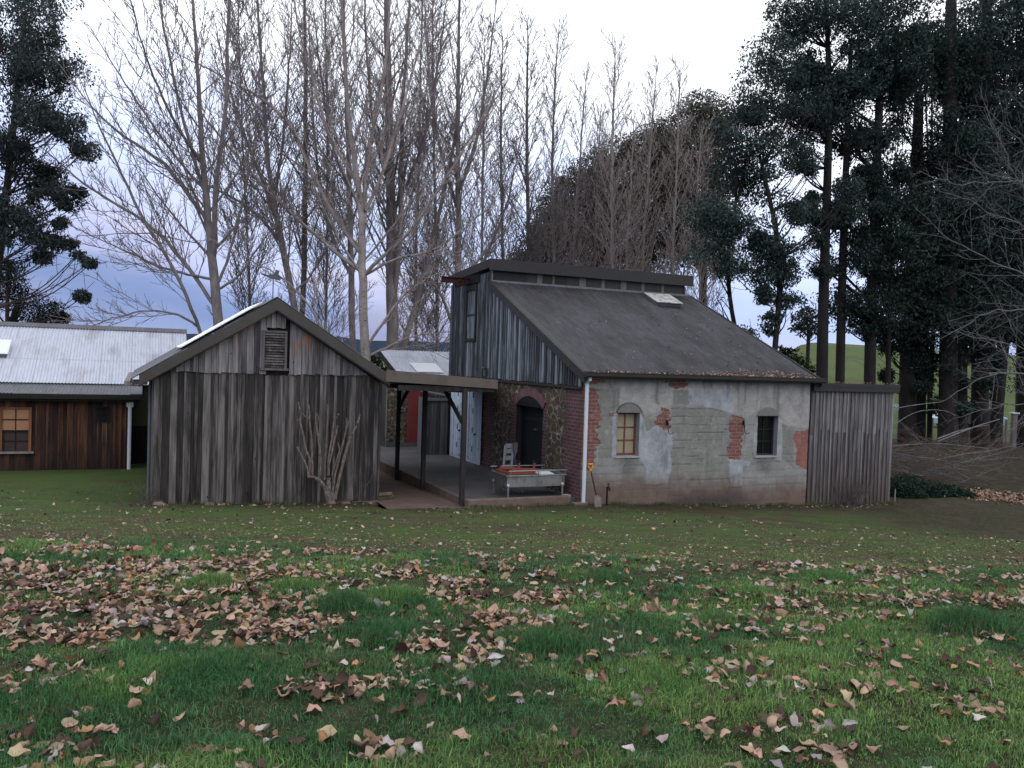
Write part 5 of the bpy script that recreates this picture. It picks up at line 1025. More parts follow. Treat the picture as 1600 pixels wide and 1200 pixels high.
trees = [
 ('leaning thin-stemmed gum just beyond the cottage roof slope, leftmost of the dark evergreens', 34, [[(1206, 610, 4.5), (1212, 520, 4.5), (1222, 440, 4.5), (1215, 360, 4), (1190, 260, 3)], [(1160, 560, 3.5), (1140, 480, 3.5), (1135, 400, 3), (1150, 320, 2)]],
  [(1165, 145, 30), (1200, 95, 34), (1150, 205, 28), (1195, 170, 36), (1190, 235, 38), (1145, 275, 34), (1180, 300, 34), (1220, 330, 26), (1130, 335, 30), (1180, 375, 30), (1215, 395, 24), (1150, 430, 20), (1110, 400, 26), (1235, 470, 14), (1190, 460, 14), (1205, 505, 14), (1228, 425, 16), (1120, 460, 20), (1170, 520, 16)], dk, 900),
 ('twin-trunked dark gum over the right end of the cottage, with the highest left shoulder', 37, [[(1283, 660, 9.5), (1285, 500, 8.5), (1292, 300, 6.5), (1298, 120, 4.5), (1290, 0, 3)], [(1311, 660, 7.5), (1315, 450, 6.5), (1322, 250, 5), (1330, 60, 3)]],
  [(1250, 12, 40), (1300, -10, 48), (1240, 70, 42), (1290, 85, 50), (1340, 50, 40), (1225, 130, 34), (1262, 165, 42), (1240, 225, 36), (1310, 160, 32), (1345, 130, 30), (1265, 250, 26), (1350, 215, 26), (1255, 330, 20), (1330, 300, 20), (1230, 20, 26), (1275, 420, 16), (1255, 395, 18), (1340, 400, 26)], dk, 1000),
 ('dark evergreen with a straight narrow trunk behind the lean-to roof', 38, [[(1358, 640, 9), (1360, 500, 8.5), (1368, 300, 7), (1378, 60, 5)], [(1388, 640, 4), (1388, 520, 4), (1392, 380, 3)]],
  [(1390, 80, 42), (1400, 150, 36), (1370, 20, 40), (1420, 10, 44), (1365, 260, 26), (1375, 330, 32), (1345, 380, 30), (1400, 400, 40), (1360, 450, 30), (1335, 475, 22), (1390, 470, 30), (1350, 500, 18)], dk2, 1100),
 ('broad dark evergreen just right of the lean-to, its thick trunk forking low', 40, [[(1417, 700, 13), (1418, 560, 13), (1428, 350, 10), (1436, 150, 7)], [(1434, 700, 11), (1436, 560, 11), (1446, 400, 8)], [(1452, 700, 4), (1453, 600, 4), (1458, 520, 3)]],
  [(1420, 250, 42), (1440, 120, 42), (1430, 330, 50), (1460, 400, 50), (1410, 470, 42), (1450, 480, 46), (1425, 520, 30), (1470, 200, 34), (1380, 400, 26)], dk2, 1300),
 ('widest dark evergreen trunk in the clump right of the lean-to', 39, [[(1481, 705, 14), (1482, 500, 13), (1484, 250, 11), (1486, 0, 8)], [(1500, 705, 11), (1500, 500, 10), (1504, 300, 8)]],
  [(1480, 60, 46), (1500, 140, 36), (1485, 300, 46), (1500, 380, 52), (1480, 460, 50), (1500, 520, 36), (1520, 20, 46), (1520, 240, 40)], dk2, 1300),
 ('dark evergreen second from the right edge of the photo, straight trunk', 40, [[(1531, 705, 13), (1531, 500, 12), (1536, 250, 10), (1542, 0, 7)]],
  [(1550, 40, 46), (1560, 130, 38), (1545, 220, 42), (1550, 330, 50), (1530, 420, 50), (1550, 500, 40), (1575, 180, 30)], dk2, 1300),
 ('dark evergreen leaning right, near the right edge of the photo', 41, [[(1553, 705, 10), (1560, 600, 9.5), (1578, 450, 8), (1590, 250, 6)], [(1600, 705, 13), (1602, 500, 12), (1606, 200, 9)]],
  [(1590, 90, 46), (1600, 200, 46), (1590, 290, 52), (1580, 400, 54), (1610, 470, 50), (1580, 520, 40), (1630, 100, 50), (1640, 350, 60), (1600, 10, 50), (1620, 560, 40)], dk2, 1300)]
rx = np.random.default_rng(61)
for i, (lb, Y, tk, cl, c_, n_) in enumerate(trees):
    if i > 1: cl = cl+[(tk[0][1][0]+rx.normal(0, 34), rx.uniform(60, 520), rx.uniform(14, 34)) for _ in range(14)]
    if i > 2: cl = cl+[(tk[0][1][0]+rx.normal(0, 30), rx.uniform(470, 640), rx.uniform(8, 20)) for _ in range(9)]
    if i in (0, 1, 2): cl = cl+[(tk[0][1][0]+rx.normal(0, 42), rx.uniform(120 if i == 0 else 20, 430), rx.uniform(10, 24)) for _ in range(18)]
    evergreen('evergreen_tree', lb, Y, tk, cl, c_, M['barkpine'], 100+i, n=int(n_*(5.2 if i < 2 else 3.6)), size=.135 if i < 2 else .165, droop=.8, group=GE, gate=.42 if i < 2 else .405, spread=1.6, flat=.9, nl=3, lr=.8)
GB = 'brownish evergreens beyond the poplars'
for i, (lb, tk, cl) in enumerate((('highest brownish evergreen, its rounded crown touching the dark gums', [(1098, 560, 5), (1100, 400, 5), (1102, 240, 3)], [(1128, 190, 28), (1098, 172, 26), (1068, 200, 30), (1110, 225, 38), (1075, 250, 40), (1045, 240, 28), (1120, 290, 40), (1080, 310, 44), (1115, 350, 36), (1085, 380, 34), (1120, 410, 26)]),
        ('brownish evergreen in the middle of the descending brown row', [(1010, 560, 5), (1010, 400, 5), (1012, 280, 3)], [(1030, 215, 26), (1002, 240, 30), (968, 250, 28), (1000, 280, 40), (1040, 290, 36), (965, 300, 38), (1020, 335, 42), (975, 355, 40), (1040, 385, 38), (990, 405, 32)]),
        ('brownish evergreen low behind the thin poplars over the ridge', [(912, 560, 5), (912, 420, 5), (915, 320, 3)], [(935, 262, 24), (905, 285, 28), (878, 300, 22), (920, 310, 34), (890, 345, 36), (935, 365, 38), (870, 370, 28), (900, 400, 36), (945, 420, 30)]),
        ('leftmost and lowest brownish evergreen behind the poplars', [(850, 560, 4), (852, 450, 4), (856, 380, 3)], [(862, 325, 20), (850, 355, 24), (835, 385, 22), (860, 400, 28), (828, 415, 20), (870, 435, 24), (808, 405, 12)]))):
    evergreen('evergreen_tree', lb, 58+i, [tk], cl, br, M['barkpine'], 130+i, n=3600, size=.19, droop=.6, group=GB, gate=.25, spread=1.45, flat=.9)
evergreen('gum_tree', 'tall gum with drooping blue-green foliage at the upper left edge', 30, [[(-14, 560, 6), (-4, 420, 5.5), (8, 330, 5), (14, 250, 4.5), (30, 120, 4), (40, 20, 3)], [(10, 560, 3), (12, 460, 3), (12, 400, 2)]],
          [(20, 10, 52), (55, 45, 52), (88, 70, 39), (102, 110, 34), (60, 110, 52), (15, 95, 44), (108, 150, 29), (70, 170, 44), (112, 182, 20), (25, 185, 47), (95, 200, 26), (60, 225, 36), (20, 250, 44), (70, 262, 18), (25, 290, 26), (55, 312, 26), (90, 305, 21), (115, 318, 16), (8, 325, 26), (12, 375, 23), (50, 372, 18), (85, 378, 17), (112, 378, 12), (135, 236, 18), (118, 232, 13), (140, 408, 9), (128, 462, 9), (122, 398, 10), (60, 400, 13), (-30, 60, 65), (-30, 180, 65), (-30, 300, 52), (30, -40, 65), (40, 150, 45), (0, 200, 45), (70, 70, 40), (30, 320, 30), (75, 285, 24), (15, 420, 22), (80, 215, 30), (45, 345, 22), (100, 140, 26), (100, 350, 12), (120, 300, 10)],
          (.044, .060, .056), M['barkeuc'], 150, n=3600, size=.12, droop=.9, flat=.75, gate=.39, nl=2, lr=.55, spread=1.5)
evergreen('cypress_tree', 'dark rounded cypress showing above the tin roof at the far left', 31, [[(10, 560, 8), (20, 500, 6), (30, 470, 4)]], [(-10, 462, 34), (25, 468, 30), (55, 478, 26), (82, 488, 18), (20, 450, 20), (98, 497, 10), (45, 500, 26), (70, 505, 18)], (.014, .022, .012), M['barkpine'], 151, n=2600, size=.12, droop=-.3, gate=.2, asp=.3)
evergreen('round_tree', 'dark round-headed tree standing alone far off between the gum stems', 75, [[(1262, 560, 3), (1263, 530, 3), (1264, 510, 2)]], [(1262, 500, 20), (1252, 512, 14), (1272, 514, 14), (1262, 486, 12)], (.02, .028, .02), M['barkpine'], 152, n=420, size=.4, gate=.25)
evergreen('bush', 'low olive bush behind the roof slope, left of the green pasture', 46, [], [(1236, 556, 14), (1252, 566, 12), (1225, 548, 8), (1262, 576, 9)], (.03, .042, .014), M['barkpine'], 153, n=420, size=.25, gate=.25, cat='bush')
evergreen('bush', 'dark bush behind the barn roof between the poplar trunks', 33, [], [(590, 566, 13), (604, 574, 12), (580, 560, 8), (640, 556, 9)], (.02, .026, .012), M['barkpine'], 154, n=700, size=.14, gate=.25, cat='bush')
# low dark shrub right of the lean-to
rg = np.random.default_rng(5); root = None; sx, sy = atY(1435, 750, 23.5)[:2]; gz0 = float(G(sx, sy)); root = thing('low_shrub', 'low dark green ferny shrub at the right foot of the lean-to', 'shrub', (sx, sy, gz0), world=True)
Cs = []
for dx, dy, rx, rz in ((-.75, 0, .55, .50), (-.2, .3, .7, .62), (.35, .1, .6, .42), (.95, .3, .55, .30), (1.3, .1, .35, .2), (-.4, -.3, .5, .35)):
    q = rg.normal(0, 1, (1500, 3)); q /= np.linalg.norm(q, axis=1, keepdims=True); q[:, 2] = abs(q[:, 2]); q *= rg.uniform(.3, 1, (1500, 1))**.5; Cs.append(q*np.array([rx, rx*.8, rz])+np.array([dx, dy, 0]))
P = np.concatenate(Cs); V, F = leafquads(P, .10, rg, .2, .28); cc = np.array([.012, .032, .020])*rg.uniform(.5, 1.6, (len(P), 1))
o = bpy.data.objects.new('foliage', mesh('foliage', V, F, {'Col': ('POINT', np.repeat(cc, 4, 0))})); o.data.materials.append(M['foliage']); link(o, root)
# brush pile
def twigset(starts, dirs, lens, r0, rg, K=8, up=.15, jit=.07):
    P = np.empty((len(starts), K, 3)); P[:, 0] = starts; C = dirs/np.linalg.norm(dirs, axis=1, keepdims=True)
    for j in range(1, K): C = C+np.array([0, 0, up/K])+rg.normal(0, jit, C.shape); C /= np.linalg.norm(C, axis=1, keepdims=True); P[:, j] = P[:, j-1]+C*(lens/(K-1))[:, None]
    R = r0[:, None]*(1-np.linspace(0, .8, K))[None]; return P, R
rg = np.random.default_rng(9); bx0, by0 = atY(1440, 740, 26)[:2]; gz0 = float(G(bx0, by0)); root = thing('brush_pile', 'tangled pile of cut grey and reddish branches right of the lean-to', 'brush pile', (bx0, by0, gz0), world=True)
for nm, n_, mt_, zr, seedo in (('grey_branches', 85, 'barkgrey', 1.0, 0), ('red_twigs', 240, 'twigbrown', 1.35, 1)):
    st = np.stack([rg.uniform(-1.3, 1.6, n_), rg.uniform(-1.2, 1.2, n_), rg.uniform(.1, zr, n_)], 1); dr_ = np.stack([rg.choice([-1, 1], n_, p=[.6, .4])*rg.uniform(.6, 1.4, n_), rg.uniform(-.7, .7, n_), rg.uniform(-.25, .45, n_)], 1)
    if seedo == 0: P, R = twigset(st, dr_, rg.uniform(.9, 2.6, n_), rg.uniform(.007, .018, n_), rg)
    else: P, R = twigset(st, dr_, rg.uniform(.7, 1.8, n_), rg.uniform(.004, .007, n_), rg)
    P2, R2 = grow(P, R, .3, .2, 1, (.3, .8), lambda t, L, g, m_: .5*g.uniform(.3, 1.3, m_), 4, .1, .1, .6, .003, rg)
    V, F = merge([tubes(P, R, 4), tubes(P2, R2, 3)]); o = bpy.data.objects.new(nm, mesh(nm, V, F, None, True)); o.data.materials.append(M[mt_]); link(o, root)
V = []
geo = []
for pts in ([(1465, 690, 2.8), (1522, 667, 2.4), (1562, 655, 1.3)], [(1465, 686, 2.4), (1500, 672, 2.2), (1545, 664, 1.2)], [(1463, 719, 2.6), (1507, 709, 2.2), (1560, 703, 1.3)], [(1395, 697, 1.8), (1460, 692, 2), (1545, 701, 1.5)], [(1392, 640, 1.5), (1420, 634, 1.5), (1470, 628, 1)], [(1392, 668, 1.3), (1430, 640, 1.2), (1485, 640, 1), (1493, 650, .8)]):
    q = path_px([(a_, b_, c_*.5) for a_, b_, c_ in pts], 25.5, .8, 10); geo.append(tubes(q[None, :, :3], q[None, :, 3], 6))
V, F = merge(geo); o = bpy.data.objects.new('long_branches', mesh('long_branches', V-np.array([bx0, by0, gz0]), F, None, True)); o.data.materials.append(M['barkgrey']); link(o, root)
# overhanging bare tree at the right
rg = np.random.default_rng(21); ox, oy = atY(1780, 800, 13)[:2]; gz0 = float(G(ox, oy)); root = thing('overhanging_tree', 'pale lichen-grey bare tree reaching thin branches in from the right edge', 'tree', (ox, oy, gz0), world=True)
o0 = np.array([ox, oy, gz0]); tp = resample([(ox, oy, gz0-.1, .2), (ox-.1, oy, 2.6, .17), (ox+.1, oy+.1, 5, .13), (ox, oy, 8, .06)], 16); V, F = tubes(tp[None, :, :3], tp[None, :, 3], 10)
o = bpy.data.objects.new('trunk', mesh('trunk', V-o0, F, None, True)); o.data.materials.append(M['barkgrey']); link(o, root)
LB = [[(1780, 640, 8), (1680, 610, 4), (1600, 585, 3), (1575, 577, 2.6), (1550, 582, 2.4), (1525, 597, 2), (1470, 627, 1)], [(1780, 400, 8), (1700, 400, 5), (1600, 303, 3.4), (1567, 235, 2.4), (1545, 180, 1.8), (1530, 130, 1)], [(1780, 300, 6), (1680, 286, 3.6), (1600, 284, 2.4), (1540, 284, 2), (1493, 290, 1.6), (1455, 280, 1.2), (1437, 265, .8)],
      [(1780, 500, 7), (1680, 460, 4), (1600, 429, 2.8), (1550, 408, 2.4), (1504, 387, 2), (1454, 358, 1.4), (1433, 325, .8)], [(1780, 500, 6), (1680, 490, 3.6), (1600, 483, 2.4), (1546, 484, 2), (1508, 508, 1.6), (1462, 533, .9)], [(1780, 560, 6), (1650, 560, 3), (1600, 545, 2), (1540, 530, 1.5), (1500, 520, .8)],
      [(1780, 350, 6), (1680, 380, 3.5), (1600, 360, 2.4), (1550, 330, 1.8), (1500, 310, 1.2), (1480, 300, .7)], [(1780, 240, 6), (1680, 240, 3), (1600, 230, 2.2), (1560, 190, 1.5), (1540, 170, .8)], [(1780, 600, 6), (1650, 640, 3), (1590, 590, 2), (1570, 560, 1.5), (1560, 535, .9)], [(1780, 640, 6), (1680, 650, 3.5), (1600, 632, 2), (1530, 640, 1.4), (1480, 660, .8)]]
geo = []
for k, lb in enumerate(LB):
    q = path_px([(a_, b_, c_*.42) for a_, b_, c_ in lb], 13, rg.uniform(-1.6, 1.6), 22); q[0, :3] = tp[min(15, max(2, int((q[0, 2])/8*15))), :3]; q[1:, :3] += rg.normal(0, .02, (21, 3)); geo.append(tubes(q[None, :, :3], q[None, :, 3], 6))
    P1, R1 = grow(q[None, :, :3], q[None, :, 3], .16, .35, .99, (.5, 1.0), lambda t, L, g, n_: (1.5*(1.15-t))*g.uniform(.4, 1.2, n_), 8, .25, .10, .5, .0026, rg); geo.append(tubes(P1, R1, 4))
    P2, R2 = grow(P1, R1, .14, .15, 1, (.5, 1.0), lambda t, L, g, n_: (.12+L*.28)*g.uniform(.4, 1.2, n_), 5, .2, .12, .7, .0022, rg); geo.append(tubes(P2, R2, 3))
V, F = merge(geo); o = bpy.data.objects.new('branches', mesh('branches', V-o0, F, None, True)); o.data.materials.append(M['barkgrey']); link(o, root)
# climber twigs at the lean-to and the barn corner
def climber(label, cx, cy, z, n_, h, wdt, mt_, seed, name='bare_climber'):
    rg = np.random.default_rng(seed); P0 = W(cx, cy, z); root = thing(name, label, 'climber', (cx, cy, z)); st = np.stack([rg.normal(0, wdt*.25, n_)+cx, cy+rg.uniform(-.05, .08, n_), np.full(n_, z)], 1)
    d_ = np.stack([rg.normal(0, .45, n_), rg.normal(0, .06, n_), np.ones(n_)], 1); P, R = twigset(st, d_, rg.uniform(.4, 1, n_)*h, rg.uniform(.004, .010, n_), rg, 9, .1, .12)
    P2, R2 = grow(P, R, .09, .1, 1, (.4, 1.1), lambda t, L, g, m_: .28*h*g.uniform(.3, 1.2, m_), 5, .1, .15, .6, .003, rg); P2[:, :, 1] = cy+(P2[:, :, 1]-cy)*.35; P[:, :, 1] = cy+(P[:, :, 1]-cy)*.35
    V, F = merge([tubes(P, R, 5), tubes(P2, R2, 3)]); V = V-np.array([cx, cy, z]); o = bpy.data.objects.new('stems', mesh('stems', V, F, None, True)); o.data.materials.append(M[mt_]); link(o, root); return root
climber('dark tangle of thin twigs climbing the boards of the lean-to', 7.9, -.16, -.33, 46, .85, 1.3, 'barkdark', 31)
climber('small dark wiry climber at the left corner of the barn', -8.75, 1.02, 0, 18, .75, .5, 'barkdark', 32)
climber('thin dark stems trained across the barn boards right of the pollarded shrub', -4.6, 1.12, .35, 5, .5, .6, 'barkdark', 33)
# pasture bits seen between the trunks
def at_ground(px, py, z=None):
    d = ray(px, py); 
    for Y in np.arange(15, 130, .25):
        P = CP+d*Y/d[1]
        if P[2] <= float(G(P[0], P[1], False)): return P
    return P
sg = atY(1401, 636, 40); gz0 = float(G(sg[0], sg[1])); o = thing('white_sign', 'small white sign board with dark squiggle of lettering, far behind the lean-to corner', 'sign', (sg[0], sg[1], gz0), world=True)
def wbox(name, mat, root, x0, x1, y0, y1, z0, z1, bev=0):
    b = MB(); b.box(x0, x1, y0, y1, z0, z1); P = np.array(b.v)-0; ob = bpy.data.objects.new(name, mesh(name, P, b.f, {'rnd': ('FACE', b.r)})); ob.data.materials.append(mat); link(ob, root)
    if bev: mm = ob.modifiers.new('b', 'BEVEL'); mm.width = bev; mm.segments = 2
    return ob
h0 = sg[2]-gz0
bd = wbox('board', M['white'], o, -.42, .42, 0, .04, h0-.13, h0+.13, .01); wbox('post', M['oldwood'], o, -.38, -.32, .041, .10, -.2, h0-.1); wbox('post', M['oldwood'], o, .32, .38, .041, .10, -.2, h0-.1)
b = MB()
for x_, w_ in ((-.26, .05), (-.17, .10), (-.04, .04), (.04, .12), (.20, .06)): b.box(x_, x_+w_, -.012, -.001, h0-.05+random.uniform(0, .02), h0-.02+random.uniform(0, .04))
lt_ = bpy.data.objects.new('lettering', mesh('lettering', b.v, b.f, {'rnd': ('FACE', b.r)})); lt_.data.materials.append(M['black']); link(lt_, bd)
# post-and-wire fence at the foot of the pasture
fpx = [(1383, 'post of the far fence just right of the lean-to'), (1442, 'pale slim post of the far fence between two trunks'), (1457, 'second slim fence post between the same trunks'), (1513, 'thick grey fence post below the parked car'), (1566, 'dark fence post left of the white-capped post'), (1573, 'short dark fence post beside the white-capped one')]
for i, (px_, lb) in enumerate(fpx):
    P = atY(px_, 650, 43+.3*i); z0 = float(G(P[0], P[1])); o = thing('fence_post', lb, 'post', (P[0], P[1], z0), world=True, group='posts of the far fence'); r_ = .07 if i != 3 else .16
    b = MB(); b.tube([(0, 0, -.2), (0, 0, 1.15 if i != 3 else 1.5)], r_, 8); b.tube([(0, 0, 1.15 if i != 3 else 1.5), (0, 0, 1.19 if i != 3 else 1.56)], [r_*.95, r_*.5], 8); ob = bpy.data.objects.new('shaft', mesh('shaft', b.v, b.f, {'rnd': ('FACE', b.r)})); ob.data.materials.append(M['oldwood']); link(ob, o)
P = atY(1585, 645, 41); z0 = float(G(P[0], P[1])); o = thing('capped_post', 'thick grey post with a flat white cap near the right edge', 'post', (P[0], P[1], z0), world=True)
h0 = P[2]-z0; wbox('shaft', M['oldwood'], o, -.11, .11, -.11, .11, -.2, h0-.05, .02); wbox('cap', M['white'], o, -.17, .17, -.17, .17, h0-.049, h0+.02, .01)
# car parked beyond the fence
P = atY(1513, 652, 52); z0 = float(G(P[0], P[1])); o = thing('parked_car', 'small pale blue car parked far off behind the thick trunks', 'car', (P[0], P[1], z0), world=True)
bc = plain('pale_blue_car_paint', (.30, .42, .52), .3, .1, .03, 3, spec=.6)
b = MB(); b.prism([(-2.0, .25), (-2.0, .62), (-1.9, .82), (-1.1, .88), (-.6, 1.38), (.9, 1.40), (1.45, .92), (2.0, .80), (2.05, .3)], 'y', -.8, .8)
ob = bpy.data.objects.new('body', mesh('body', b.v, b.f)); ob.data.materials.append(bc); link(ob, o); mm = ob.modifiers.new('b', 'BEVEL'); mm.width = .06; mm.segments = 2
for nm, pl2 in (('side_window', [(-.98, .92), (-.55, 1.30), (.1, 1.32), (.1, .92)]), ('side_window', [(.16, .92), (.16, 1.32), (.82, 1.32), (1.25, .94)])):
    b = MB(); b.prism(pl2, 'y', -.83, -.805); ob = bpy.data.objects.new(nm, mesh(nm, b.v, b.f)); ob.data.materials.append(M['glass']); link(ob, o)
for x_ in (-1.3, 1.3):
    for y_ in (-.78, .62): b = MB(); b.tube([(x_, y_, .32), (x_, y_+.18, .32)], .32, 18); ob = bpy.data.objects.new('wheel', mesh('wheel', b.v, b.f)); ob.data.materials.append(M['black']); link(ob, o)
# stake
P = at_ground(1398, 785); o = thing('wooden_stake', 'thin pale wooden stake in the grass right of the lean-to', 'stake', tuple(P), world=True)
b = MB(); b.box(-.012, .012, -.012, .012, -.05, .33); b.add([(-.012, -.012, .331), (.012, -.012, .331), (.012, .012, .331), (-.012, .012, .331), (0, 0, .37)], [(0, 1, 4), (1, 2, 4), (2, 3, 4), (3, 0, 4)])
ob = bpy.data.objects.new('stick', mesh('stick', b.v, b.f, {'rnd': ('FACE', b.r)})); ob.data.materials.append(M['rope']); link(ob, o)

# ------------------------------------------------------------ grass
rg = np.random.default_rng(77)
def scatter(Y0, Y1, dens, pad=1.06):
    xm = Y1*.635*pad; n = int((Y1-Y0)*2*xm*dens); X = rg.uniform(-xm, xm, n); Y = rg.uniform(Y0, Y1, n); k = np.abs(X) < (Y*.635+.35)*pad; return X[k], Y[k]
def tuft(X, Y): return fbm(X*1.15+3, Y*1.9+1, 91, 4)
bareground = lambda X, Y: sm(fbm(X*.7+5, Y*1.3+2, 95, 4), .60, .70)
TUFTS = [(at_ground2) for at_ground2 in ()]
def gp(px, py):
    d = ray(px, py)
    for Y in np.arange(2, 30, .03):
        P = CP+d*Y/d[1]
        if P[2] <= float(np.interp(Y, PY, PZ)): return P[0], Y
    return P[0], P[1]
TP = [(540, 955, .26, .15), (620, 940, .24, .12), (330, 918, .22, .11), (600, 995, .28, .10), (850, 1005, .30, .11), (1510, 978, .30, .17), (940, 905, .25, .09), (1290, 900, .3, .09), (1180, 930, .25, .08), (460, 925, .25, .1), (230, 1060, .35, .08), (1030, 1060, .35, .07), (700, 1080, .4, .08), (80, 1100, .4, .08), (1120, 975, .3, .07), (330, 1050, .3, .09), (1380, 1000, .4, .06)]
TPW = [(*gp(a_, b_), c_, d_) for a_, b_, c_, d_ in TP]
def blades(X, Y, h, wd, K=3, splay=.7):
    n = len(X); Z = G(X, Y); az = rg.uniform(0, 2*np.pi, n); ln = rg.normal(0, splay, n); d2 = np.stack([np.cos(az), np.sin(az)], 1); side = np.stack([-d2[:, 1], d2[:, 0]], 1)
    fac = rg.uniform(0, 2*np.pi, n); side = np.stack([np.cos(fac), np.sin(fac)], 1)
    V = np.empty((n, 5, 3)); b0 = np.stack([X, Y, Z-.004], 1)
    for j, (q, w_) in enumerate(((0, 1), (.55, .8))):
        c = b0.copy(); c[:, :2] += d2*(ln*h*q*q*.9)[:, None]; c[:, 2] += h*q*(1-.15*abs(ln)*q)
        s_ = side*(wd*w_*.5)[:, None]; V[:, 2*j] = c; V[:, 2*j, :2] -= s_; V[:, 2*j+1] = c; V[:, 2*j+1, :2] += s_
    c = b0.copy(); c[:, :2] += d2*(ln*h*.95)[:, None]; c[:, 2] += h*(1-.35*np.abs(ln)); V[:, 4] = c
    i = np.arange(n)[:, None]*5; F = np.concatenate([i+np.array([[0, 1, 3]]), i+np.array([[0, 3, 2]]), i+np.array([[2, 3, 4]])]); return V.reshape(-1, 3), F
def gcol(X, Y, n):
    f = fbm(X*.8, Y*1.1, 97)[:, None]; q = rg.uniform(0, 1, (n, 1)); a = np.array([.095, .215, .070]); b_ = np.array([.21, .32, .095]); c_ = np.array([.060, .155, .062])
    f2 = fbm(X*3.3, Y*4.5, 98)[:, None]; c = a+(b_-a)*sm(f*.5+f2*.35+q*.3, .48, .72); c = c+(c_-c)*sm(1-f, .48, .6)*.8; dry = (rg.uniform(0, 1, (n, 1)) < .05+.25*sm(f2, .52, .7)+.30*sm(Y, 8.5, 10)[:, None]); c = c*(1-.22*sm(Y, 8.5, 11)[:, None]); c = np.where(dry, np.array([.15, .13, .065]), c); return c*rg.uniform(.45, 1.6, (n, 1))
GV = []; GC = []
for Y0, Y1, dn, h0, w0 in ((2.3, 4.2, 12500, .032, .0040), (4.2, 6.2, 9000, .031, .0050), (6.2, 8.9, 5600, .030, .0066), (8.9, 12, 2200, .014, .008), (12, 18, 700, .013, .011)):
    X, Y = scatter(Y0, Y1, dn); tf = tuft(X, Y); bg_ = bareground(X, Y); k = rg.uniform(0, 1, len(X)) > np.maximum(bg_*.55, .5*sm(fbm(X*3.1, Y*4.3, 93, 3), .56, .66)); X, Y, tf = X[k], Y[k], tf[k]
    h = h0*(.45+1.2*sm(tf, .38, .68)+.7*sm(fbm(X*5, Y*6, 92, 2), .58, .72))*rg.uniform(.5, 1.4, len(X)); GV.append(blades(X, Y, h, w0*rg.uniform(.6, 1.3, len(X)))); GC.append(gcol(X, Y, len(X)))
for (x, y, r_, h_) in TPW:
    n = 3200; q = rg.normal(0, .5, (n, 2)); X = x+q[:, 0]*r_*1.1; Y = y+q[:, 1]*r_*1.1; h = h_*rg.uniform(.4, 1.15, n)*np.exp(-(q**2).sum(1)*.8)+.02; GV.append(blades(X, Y, h, .0048*rg.uniform(.6, 1.4, n), splay=.6)); GC.append(gcol(X, Y, n)*np.array([.75, .85, .8]))
fx, fy = [], []
for a0, a1, yl_, n_ in ((-8.7, -4.15, 1.13, 2600), (-2.6, -.2, -.06, 700), (.1, 6.4, -.06, 3200), (6.5, 9.3, -.07, 1500)):
    xq = rg.uniform(a0, a1, n_); kk = rg.uniform(0, 1, n_) < sm(fbm(xq*2.3, xq*0+yl_, 191), .42, .6)+.15; xq = xq[kk]; yq = yl_-np.abs(rg.normal(0, .06, len(xq))); Pq = ORG+av*xq[:, None]+sv*yq[:, None]; fx.append(Pq[:, 0]); fy.append(Pq[:, 1])
fx = np.concatenate(fx); fy = np.concatenate(fy); GV.append(blades(fx, fy, rg.uniform(.03, .13, len(fx))*(.4+fbm(fx*3, fy*3, 12)), .009*rg.uniform(.6, 1.3, len(fx)), splay=.5)); GC.append(gcol(fx, fy, len(fx))*np.array([.8, .75, .8]))
V, F = merge(GV); g_ = bpy.data.objects.new('grass', mesh('grass', V, F, {'Col': ('POINT', np.repeat(np.concatenate(GC), 5, 0))})); g_.data.materials.append(M['grass']); link(g_); tagt(g_, 'green grass blades and tufts growing over the lawn', 'grass', kind='stuff')

# ------------------------------------------------------------ fallen leaves
PAL = [('pinkish tan', (.42, .27, .20)), ('orange-brown', (.36, .19, .10)), ('pale grey-beige', (.46, .39, .36)), ('dark brown', (.085, .05, .036)), ('light tan', (.46, .33, .22))]
PROB = [.36, .10, .12, .25, .17]
u = .5-.5*np.cos(np.linspace(0, np.pi, 8)); v = np.linspace(-1, 1, 5)
def leafshape(rg, size, curl, cup, ncol=5):
    UU, VV = np.meshgrid(u, v, indexing='ij'); wv_ = np.sin(np.pi*np.clip(UU, 0.002, .999)**.80)**.70*(.62+.09*np.sin(UU*10+rg.uniform(0, 6)))*(1-.18*UU)
    wv_ = wv_*(1+.12*rg.normal(0, 1, UU.shape)*(np.abs(VV) > .9)); x = (UU-.5); y = VV*wv_*.62
    z = curl*(y**2)*2.0*np.sign(rg.uniform(-1, 1)+.45)+cup*(x**2)*1.6+.028*rg.normal(0, 1, UU.shape)+.06*np.sin(x*rg.uniform(6, 14)+y*rg.uniform(-9, 9)+rg.uniform(0, 6))+.05*np.sin(y*16+x*4+rg.uniform(0, 6))*UU; y = y*rg.uniform(.75, 1.15)
    x = x*(1-abs(cup)*.2); y = y*(1-abs(curl)*.35); return np.stack([x, y, z], -1).reshape(-1, 3)*size
fi = np.array([(i*5+j, (i+1)*5+j, (i+1)*5+j+1, i*5+j+1) for i in range(7) for j in range(4)])
st_len = .35
def orient(rg, P, flatness):
    yaw = rg.uniform(0, 2*math.pi); ti = rg.normal(0, flatness); ro = rg.normal(0, flatness)
    Rz = np.array([[math.cos(yaw), -math.sin(yaw), 0], [math.sin(yaw), math.cos(yaw), 0], [0, 0, 1]]); Rx = np.array([[1, 0, 0], [0, math.cos(ti), -math.sin(ti)], [0, math.sin(ti), math.cos(ti)]]); Ry = np.array([[math.cos(ro), 0, math.sin(ro)], [0, 1, 0], [-math.sin(ro), 0, math.cos(ro)]])
    return P@(Rz@Rx@Ry).T
rg = np.random.default_rng(4)
